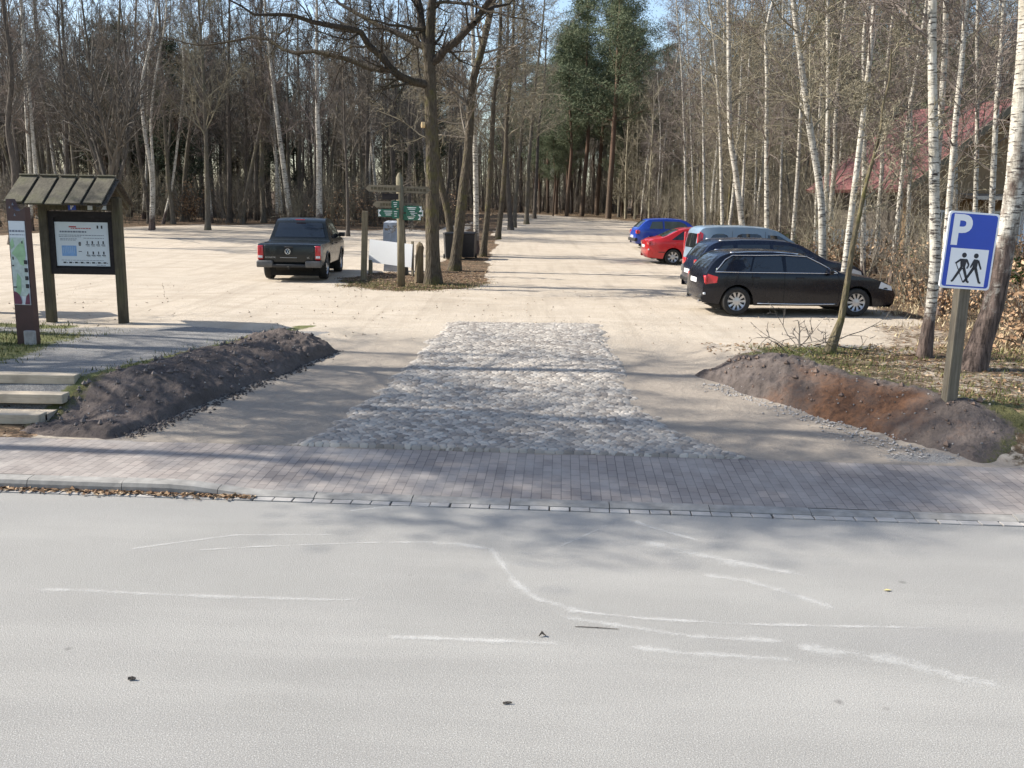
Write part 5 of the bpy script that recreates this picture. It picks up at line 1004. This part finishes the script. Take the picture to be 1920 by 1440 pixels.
# roots of the row along the track
def oak(px, Y, r0, r1, top, lab, bark='oak', tw='twig', nb=30, t0=.36, Lb=3.0, K=KO, name='oak_tree', ang=.85, rough=.07): return tree_from_path(name, line(px, Y, top), r0*.85, r1, M[bark], M[tw], K, nb, lab, 'tree', 'trees in the row left of the track', t0=t0, Lb=Lb, ang=ang, rough=rough)
oak([(852, 503), (862, 420), (870, 345), (878, 280), (882, 200), (888, 146), (899, 110), (908, 75), (918, 30), (925, 0)], 33.5, .235, .07, 12, 'mossy oak leaning right, second in the row behind the big oak', nb=26)
oak([(849, 440), (840, 400), (828, 352), (820, 300), (815, 220), (812, 120)], 40.5, .2, .06, 12, 'tree leaning left behind the two oaks, beside a wheelie bin', tw='twigo')
oak([(905, 468), (914, 400), (920, 300), (924, 230), (926, 180), (933, 137), (938, 60)], 40, .16, .05, 12, 'grey mossy tree right of the wheelie bins, forking high', tw='twigo', nb=24)
oak([(893, 478), (893, 420), (892, 340), (890, 240), (888, 120)], 41, .15, .05, 13, 'white-stemmed birch between the leaning oak and the grey mossy tree', 'birch', 'twigr', K=KB, name='birch')
oak([(933, 442), (942, 370), (948, 290), (951, 214), (960, 120)], 50, .17, .05, 13, 'slim brown tree, fifth along the row by the track', tw='twigo')
oak([(957, 425), (952, 340), (948, 260), (950, 160)], 58, .19, .05, 14, 'dark forked tree far along the row by the track', 'dark')
oak([(963, 420), (970, 330), (976, 266), (984, 180)], 62, .17, .05, 14, 'last thin tree of the row, leaning over the track', 'bark', 'twigo')
# light spindly sapling by the signpost
tree_from_path('sapling', line([(763, 505), (757, 420), (756, 360), (755, 300), (753, 262)], 31.5), .05, .012, M['bark'], M['twig'], KO, 14, 'thin pale sapling close behind the finger signpost', 'sapling', None, t0=.3, Lb=.6, ang=.9)
# --- left side of the sand
GL = 'bare trees along the far edge of the sand'
def lt(px, Y, r0, lab, bark='bark', tw='twig', nb=24, top=15, t0=.3, Lb=3, K=KV, name='bare_tree', ang=.7): tree_from_path(name, line(px, Y, top), r0*.75, r0*.14, M[bark], M[tw], K, nb, lab, 'birch' if name == 'birch' else 'tree', GL, t0=t0, Lb=Lb, ang=ang)
lt([(392, 432), (388, 330), (385, 230), (380, 120), (372, 0)], 53, .2, 'lone straight bare tree on the sand edge, between kiosk and pickup', tw='twigo', nb=30)
lt([(600, 412), (598, 300), (595, 200), (594, 80), (594, 0)], 57, .27, 'straight white birch standing above the pickup cab', 'birch', 'twigr', K=KB, name='birch', nb=30, ang=.8)
lt([(653, 437), (652, 380), (650, 320), (646, 250)], 50, .13, 'small dark tree on the sand right of the pickup', 'dark', nb=18, top=9)
lt([(548, 415), (530, 300), (517, 200), (508, 120), (500, 40)], 58, .24, 'birch leaning left above the pickup cab', 'birch', 'twigr', K=KB, name='birch', ang=.8)
lt([(522, 412), (517, 300), (512, 200), (510, 90)], 60, .14, 'thin birch left of the leaning one above the pickup', 'birch', 'twigr', K=KB, name='birch', ang=.8)
lt([(433, 415), (430, 300), (428, 150), (430, 40)], 60, .24, 'dark straight tree between the lone bare tree and the pickup', 'dark', 'twigd')
lt([(287, 425), (284, 330), (270, 240), (266, 160), (280, 90), (292, 20)], 52, .17, 'crooked pale birch right of the kiosk roof', 'birch', 'twigr', K=KB, name='birch', ang=.7)
lt([(290, 423), (288, 330), (283, 230), (292, 140), (310, 40)], 53, .13, 'second birch stem twinned with the crooked pale one', 'birch', 'twigr', K=KB, name='birch', ang=.7)
lt([(308, 410), (322, 350), (335, 250), (345, 150)], 57, .12, 'pale birch leaning right beside the twin birches', 'birch', 'twigr', K=KB, name='birch', ang=.7)
lt([(62, 400), (57, 330), (50, 220), (45, 120), (40, 20)], 50, .17, 'pale birch above the maroon pillar', 'birch', 'twigr', K=KB, name='birch', ang=.7)
lt([(25, 395), (28, 330), (15, 240), (22, 140), (10, 40)], 42, .22, 'dark bare tree at the left edge above the second kiosk', 'dark', 'twigd', nb=28)
lt([(690, 405), (688, 300), (690, 180), (692, 60)], 62, .2, 'dark tree behind the left signpost arm', 'dark', 'twigd')
lt([(737, 410), (738, 300), (742, 180), (745, 60)], 63, .2, 'bare tree behind the signpost top', 'dark', 'twig')
# vase-shaped tree behind the kiosk
p0 = ground_pt(213, 47)
def vase(b, Q, R):
    for k in range(9):
        a = k*2.4+random.random(); d = Vector((math.cos(a)*.55, math.sin(a)*.4, 1)).normalized(); grow(b, Q[-1]-Vector((0, 0, random.uniform(.0, 1.5))), d, random.uniform(6, 9), .10, 0, dict(KV, n=[11, 7], seg=[8, 4, 3]))
tree_from_path('bare_tree', [p0, p0+Vector((0, 0, 1.6)), p0+Vector((.05, 0, 3.0))], .3, .22, M['dark'], M['twigd'], KV, 0, 'dark vase-shaped tree with many upswept limbs behind the kiosk roof', 'tree', GL, extra=vase)

oak([(986, 410), (990, 330), (996, 250), (1004, 160)], 70, .2, .05, 15, 'tree at the far end of the row by the track', 'bark', 'twigo')
oak([(1000, 404), (1006, 330), (1010, 240), (1020, 160)], 80, .2, .05, 15, 'slim tree where the track bends, left of the pines', 'dark', 'twigo')
for px, Y, r0, lab in ((1622, 31, .09, 'slim birch before the left eave of the red roof'), (1702, 33, .08, 'slim birch before the lower verge of the red roof'), (1795, 35, .10, 'slim birch before the gable wall of the red-roofed house')):
    tree_from_path('birch', line([(px, 420), (px+random.uniform(-6, 12), 250), (px+random.uniform(-8, 20), 60)], Y, 14), r0, .03, M['birch'], M['twigo'], KB, 26, lab, 'birch', GB, t0=.12, Lb=2.1, ang=.8, rough=.05)
# --- kinds copied through the woods
def proto(name, H, r0, bark, tw, K, nb, t0, Lb, ang, bend=.12):
    P = [Vector((0, 0, 0))]; d = Vector((random.gauss(0, .03), random.gauss(0, .03), 1))
    while P[-1].z < H: d = (d+rv(.05)*bend*6+Vector((0, 0, .15))).normalized(); P.append(P[-1]+d*1.3)
    return tree_from_path(name, P, r0, r0*.15, M[bark], M[tw], K, nb, None, None, None, t0=t0, Lb=Lb, ang=ang)
def needles(b, c, rad_, n, ln, flat=.6):
    for _ in range(n):
        d = Vector((random.gauss(0, 1), random.gauss(0, 1), random.gauss(0, .7)+.25)).normalized(); o = c+Vector((random.gauss(0, rad_), random.gauss(0, rad_), random.gauss(0, rad_*flat)))
        q = d.orthogonal().normalized()*(ln*.10); q.rotate(Matrix.Rotation(random.uniform(0, 6.3), 3, d)); e = o+d*ln*random.uniform(.6, 1.2); b.add([o-q, o+q, e], [(0, 1, 2)])
def pine(H, c0, nb, Lb, needle, r0=.22, cl=.33, nn=46, bark='pine'):
    P = [Vector((0, 0, 0))]; d = Vector((0, 0, 1))
    while P[-1].z < H: d = (d+rv(.03)+Vector((0, 0, .15))).normalized(); P.append(P[-1]+d*1.2)
    root = empty('pine_tree', (0, 0, 0)); Q = smooth_path(P, .8); R, tot = trunk_pts(Q, r0, .04); b = MB(); Q[0] = Q[0]-Vector((0, 0, .15)); b.tube(Q, R, 10, cap=False, rough=.05); nd = MB()
    for k in range(nb):
        t = c0+(1-c0)*(k+random.random())/nb; i = min(len(Q)-2, int(t*(len(Q)-1))); L = Lb*random.uniform(.55, 1.1)*(1.1-.75*((t-c0)/(1-c0))**1.5)
        d = rdir((0, 0, 1), random.uniform(1.05, 1.45)); pts = [Q[i]]
        for j in range(4): d = (d+rv(.14)+Vector((0, 0, .06))).normalized(); pts.append(pts[-1]+d*L/4)
        b.tube(pts, [.045, .035, .028, .02, .01], 4, cap=False)
        for j in range(1, 5):
            for _ in range(2): needles(nd, pts[j]+rv(.25), cl*random.uniform(.6, 1.3), nn, .27)
    b.build('trunk', M[bark], root, True); nd.build('crown', needle, root); return root
def stems(H, n, spread, tw):
    root = MB()
    for k in range(n):
        a = random.uniform(0, 6.3); s = random.uniform(0, spread); p = Vector((math.cos(a)*s, math.sin(a)*s, -.05)); grow(root, p, Vector((random.gauss(0, .22), random.gauss(0, .22), 1)).normalized(), H*random.uniform(.5, 1.1), random.uniform(.010, .022), 0, dict(seg=[5, 3, 3], up=[.05, .03, 0], wob=[.12, .18, .2], n=[11, 5], t0=[.15, .1], ang=[.6, .7], rat=[.4, .5], max=2, rmin=.0055, thin=.02))
    return root.build('thicket_shrub', M[tw])
def leafbush(H, n, leafm, tw, dens=700, sz=.05):
    root = empty('leafy_shrub', (0, 0, 0)); b = MB(); nd = MB(); ends = []
    for k in range(n):
        d = Vector((random.gauss(0, .45), random.gauss(0, .45), 1)).normalized(); p = Vector((random.gauss(0, .2), random.gauss(0, .2), -.03)); L = H*random.uniform(.6, 1.1); pts = [p]
        for j in range(5): d = (d+rv(.2)).normalized(); p = p+d*L/5; pts.append(p); ends.append(p) if j > 0 else None
        b.tube(pts, [.02, .016, .012, .01, .007, .004], 4, cap=False)
    for _ in range(dens):
        c = random.choice(ends)+rv(.17); u = rv(1).normalized()*sz*random.uniform(.6, 1.3); w_ = u.orthogonal().normalized()*sz*.6; nd.add([c-u, c+w_, c+u, c-w_], [(0, 1, 2, 3)])
    b.build('stems', M[tw], root); nd.build('leaves', leafm, root); return root
FAR = []
def fill(protos, spots, label, cat, group, smin=.8, smax=1.15):
    for i, (x, y) in enumerate(spots):
        z = terr1(x, y)-.05; pr = protos[i % len(protos)]; s = random.uniform(smin, smax)
        if not pr.get('used'):
            o = pr['o']; pr['used'] = True; o.location = (x, y, z); o.scale = (s, s, s); o.rotation_euler = (random.gauss(0, .03), random.gauss(0, .03), random.uniform(0, 6.3))
        else: o = dup(pr['o'], (x, y, z), random.uniform(0, 6.3), s, tilt=random.gauss(0, .035))
        for k_ in ('label', 'category', 'group'):
            o[k_] = {'label': label, 'category': cat, 'group': group}[k_]
def poisson(n, x0, x1, y0, y1, ok, dmin):
    out = []
    for _ in range(n*60):
        if len(out) >= n: break
        x, y = random.uniform(x0, x1), random.uniform(y0, y1)
        if ok(x, y) and all((x-a)**2+(y-c_)**2 > dmin*dmin for a, c_ in out): out.append((x, y))
    return out
inview = lambda x, y, m=1.5: abs(x) < .56*y+m
wl = lambda x, y: x < -3.6 and y > float(wood_left(x))+1.0 and inview(x, y)
wr = lambda x, y: x > float(wood_right(y))+1.6 and inview(x, y)
def protoset(fs): return [dict(o=f()) for f in fs]
# left wood
mk1 = lambda: proto('bare_tree', 15, .17, 'bark', 'twig', KV, 26, .28, 3.0, .7)
mk2 = lambda: proto('bare_tree', 14, .14, 'dark', 'twigd', KV, 26, .25, 2.8, .75)
mk3 = lambda: proto('bare_tree', 13, .12, 'bark', 'twigo', KO, 12, .3, 2.6, .8, .2)
fill(protoset([mk1, mk2, mk3, mk2, mk1]), poisson(125, -50, -3, 46, 95, wl, 1.6), 'bare leafless tree in the wood beyond the sand on the left', 'tree', 'bare trees of the left wood')
fill(protoset([lambda: proto('birch', 15, .13, 'birch', 'twigr', KB, 26, .3, 2.3, .8)]*1+[]), poisson(16, -45, -3, 47, 80, wl, 3.0), 'white-stemmed birch among the bare trees of the left wood', 'birch', 'birches of the left wood')
fill(protoset([lambda: pine(15, .30, 34, 2.8, M['needled']), lambda: pine(13, .12, 40, 2.6, M['needled'])]), poisson(20, -62, -5, 66, 100, wl, 3.2), 'dark evergreen pine deep in the left wood', 'pine', 'evergreens deep in the left wood', .8, 1.0)
# right wood
fill(protoset([lambda: proto('birch', 15, .11, 'birch', 'twigo', KF, 34, .14, 2.7, .8), lambda: proto('birch', 14, .10, 'birch', 'twigr', KF, 34, .16, 2.5, .8), lambda: proto('birch', 16, .13, 'birch', 'twigo', KF, 34, .16, 2.8, .75)]), poisson(85, 9, 60, 27, 92, lambda x, y: wr(x, y) and x-.0 > 11 and not (14 < x < 28 and 32 < y < 52), 1.7), 'white birch within the dense birch wood right of the track', 'birch', 'birches deep in the right wood')
fill(protoset([lambda: proto('bare_tree', 14, .12, 'bark', 'twigo', dict(KO, rmin=.0075), 20, .1, 2.8, .85, .2), lambda: proto('bare_tree', 13, .10, 'mossbark', 'twigo', dict(KO, rmin=.0075), 20, .1, 2.6, .85, .2)]), poisson(85, 9, 60, 32, 95, lambda x, y: wr(x, y) and not (12.5 < x < 30 and 28 < y < 52), 1.7), 'olive-brown bare tree within the wood right of the track', 'tree', 'bare trees of the right wood')
fill(protoset([lambda: pine(16, .45, 30, 3.0, M['needle'])]), [(20, 60), (26, 58), (34, 56), (24, 62), (29, 66), (33, 60), (37, 70), (22, 72), (18, 80), (42, 64), (30, 78)], 'green pine rising behind the house and the birches', 'pine', 'pines behind the house', .85, 1.05)
# centre: pines at the end of the track
pa = pine(23, .36, 54, 5.0, M['needle'], .27, .42, 84); pb = pine(20, .42, 48, 4.4, M['needle'], .24, .40, 78)
for o, px, Y, s, lab in ((pa, 1138, 84, 1.0, 'tall green pine with dark trunk at the right end of the clearing'), (pb, 1088, 92, 1.0, 'green pine with reddish trunk beside the tallest pine'), ):
    q = ground_pt(px, Y); o.location = q; tag(o, lab, 'pine', 'pines at the end of the track')
for px, Y, s in ((1035, 92, .42), (1062, 97, .5), (1158, 93, .45), (1182, 97, .5), (1010, 99, .45), (1205, 94, .4)): dup(pb, ground_pt(px, Y), random.uniform(0, 6.3), s, 'low young green pine at the foot of the tall pines', 'young pines at the end of the track')
for px, Y, s, lab in ((1060, 90, .88, None), (1116, 97, 1.0, None), (1163, 95, .95, None), (1040, 98, .85, None), (1070, 112, .95, None), (1040, 116, .9, None), (1010, 118, .95, None), (1165, 110, .95, None), (975, 115, .85, None), (1200, 106, .9, None), (1055, 124, 1.0, None), (1110, 122, 1.0, None), (1000, 126, .9, None), (1025, 108, .7, None), (1145, 118, .9, None), (1185, 122, .9, None), (945, 120, .9, None), (1080, 130, .9, None), (1225, 118, .9, None), (1125, 130, 1., None)):
    q = ground_pt(px, Y); dup(random.choice((pa, pb)), q, random.uniform(0, 6.3), s*.92, 'slender pine in the stand closing the far end of the track', 'pines at the end of the track')
fill(protoset([lambda: proto('bare_tree', 14, .13, 'dark', 'twig', KV, 24, .25, 2.8, .7)]), poisson(40, -13, 13, 103, 128, lambda x, y: True, 2.0), 'thin bare tree among the pines at the end of the track', 'tree', 'bare trees at the end of the track', .7, 1.0)
# thickets and shrubs
sh = [dict(o=stems(2.6, 12, .9, t)) for t in ('twig', 'twigd', 'twigo')]
fill(sh, poisson(80, -46, -4, 46, 75, wl, 1.4), 'thicket of thin bare stems at the edge of the left wood', 'shrub', 'thickets of the left wood', .7, 1.4)
sh = [dict(o=stems(3.4, 16, 1.0, t)) for t in ('twigo', 'twig')]
fill(sh, poisson(130, 8.5, 45, 22, 85, lambda x, y: wr(x+.6, y) and not (11.5 < x < 24 and 24 < y < 42), 1.1), 'thicket of thin bare stems under the birches', 'shrub', 'thickets of the right wood', .7, 1.3)
sh = [dict(o=stems(3.0, 12, .9, t)) for t in ('twigd', 'twig')]
fill(sh, poisson(44, -13, 13, 103, 120, lambda x, y: True, 1.3), 'thicket of thin bare stems below the pines at the end of the track', 'shrub', 'thickets at the end of the track', .8, 1.5)
lb = [dict(o=leafbush(1.5, 14, M['dryleaf'], 'twig', 800, .055)), dict(o=leafbush(1.2, 12, M['dryleaf'], 'twig', 600, .055))]
fill(lb, poisson(15, 8.5, 20, 17, 40, lambda x, y: wr(x+.6, y) and inview(x, y, 0), 1.5), 'low shrub holding withered tan leaves beside the parked cars', 'shrub', 'withered shrubs by the parked cars', .8, 1.2)
lb = [dict(o=leafbush(1.8, 14, M['dryleaf'], 'twigd', 700, .06))]
fill(lb, [(-33, 58), (-30, 60), (-9, 60), (-4.6, 66), (-5.4, 72), (-12, 62), (-21, 61)], 'young beech holding rusty brown leaves in the left wood', 'shrub', 'rusty young beeches of the left wood', .9, 1.5)
lb = [dict(o=leafbush(1.3, 14, M['evergreen'], 'twigo', 1100, .05))]
fill(lb, [(14.5, 33), (17, 34.5), (12.5, 35.5), (19.5, 33.5), (15.8, 29), (11.6, 40)], 'dark evergreen bush in front of the house', 'bush', 'evergreen bushes by the house', .8, 1.2)
# brushwood lying on the soil heap
b = MB()
for k in range(13):
    p = ground_pt(1530+random.uniform(-50, 50), random.uniform(14.4, 15.6)); p.z += random.uniform(.1, .3); grow(b, p, Vector((random.gauss(0, 1), random.gauss(0, .5), random.uniform(-.1, .5))).normalized(), random.uniform(.5, 1.1), random.uniform(.006, .014), 0, dict(KB, n=[3, 2]))
p = ground_pt(1512, 14.9); p.z += .2; grow(b, p, Vector((.1, 0, 1)), .45, .02, 1, KB)
tag(b.build('brushwood', M['twigd']), 'tangle of cut brushwood lying at the top of the reddish heap', 'brushwood')
# roadside trees left of the frame, whose shadows cross the drive and the pavement
random.seed(11)
mk4 = lambda: proto('bare_tree', 14, .19, 'oak', 'twig', dict(KO, rmin=.008), 20, .25, 3.4, .85, .15)
pr = [dict(o=mk4()), dict(o=mk4())]
for i, (x, y) in enumerate(((-11.5, 13.6), (-10.6, 15.6), (-13.2, 14.0), (-17, 14.4), (-19.5, 13.4), (-22, 16), (-18, 17.8), (-25, 14.6))):
    fill([pr[i % 2]], [(x, y)], 'tall bare roadside tree beyond the kiosks whose shadow crosses the cobbles', 'tree', 'bare roadside trees beside the kiosks', .9, 1.15)
random.seed(5); rp = pine(16, .66, 20, 2.5, M['needle'], .2, .42, 70); rp.location = (-15.6, 11.75, .3); tag(rp, 'tall roadside pine beyond the left edge whose crown shades the pavement', 'pine')
# far wood: one mass of stems and twigs behind everything
low = []
for v_ in range(3):
    b = MB(); b.tube([(0, 0, 0), (.1, .05, 5), (0, .1, 10), (.1, 0, 14)], [.14, .11, .07, .02], 5, cap=False)
    for k in range(22): grow(b, Vector((.05, .05, 1.2+12.5*k/22)), rdir((0, 0, 1), .75), random.uniform(1.6, 3.0), .03, 0, dict(seg=[3, 2], up=[.05, 0], wob=[.12, .2], n=[20], t0=[.06], ang=[.75], rat=[.55], max=1, rmin=.016, thin=.04))
    low.append((np.array(b.v), b.f))
V, Fc, o_ = [], [], 0
spots = poisson(190, -85, -6, 80, 130, lambda x, y: inview(x, y, 6), 1.4)+poisson(260, 10, 85, 70, 130, lambda x, y: inview(x, y, 6), 1.4)+poisson(130, -18, 20, 124, 150, lambda x, y: True, 1.2)
for x, y in spots:
    vv, ff = random.choice(low); a = random.uniform(0, 6.3); s = random.uniform(.75, 1.1); c, q = math.cos(a)*s, math.sin(a)*s; R_ = np.array([[c, -q, 0], [q, c, 0], [0, 0, s]])
    V.append(vv @ R_.T+np.array([x, y, terr1(x, y)-.1])); Fc += [tuple(i+o_ for i in f) for f in ff]; o_ += len(vv)
tag(mk('far_woods', np.concatenate(V).tolist(), Fc, M['twigo']), kind='stuff')
SKY, SUNE, EXPO = .13, 4.6, .9
# ------------------------------------------------------------------ light
SUN = Vector((-1, .12, .80)).normalized()          # towards the sun
el = math.asin(SUN.z); az = math.atan2(SUN.x, SUN.y)
w = bpy.data.worlds.new('World'); S.world = w; w.use_nodes = True; t = w.node_tree
sky = t.nodes.new('ShaderNodeTexSky'); sky.sky_type = 'NISHITA'; sky.sun_disc = False; sky.sun_elevation = el; sky.sun_rotation = az; sky.air_density = 1.0; sky.dust_density = 1.2
bg = t.nodes['Background']; t.links.new(sky.outputs[0], bg.inputs[0]); bg.inputs[1].default_value = SKY
l = bpy.data.lights.new('sun', 'SUN'); l.energy = SUNE; l.angle = rad(.53); l.color = (1, .95, .87)
lo = bpy.data.objects.new('sun', l); COL.objects.link(lo); lo.rotation_euler = (-SUN).to_track_quat('-Z', 'Y').to_euler(); lo.location = (-20, 0, 30)
S.view_settings.view_transform = 'Standard'; S.view_settings.look = 'None'; S.view_settings.exposure = EXPO; S.view_settings.gamma = 1
S.cycles.max_bounces = 5; S.cycles.diffuse_bounces = 3; S.cycles.glossy_bounces = 2; S.cycles.transparent_max_bounces = 8
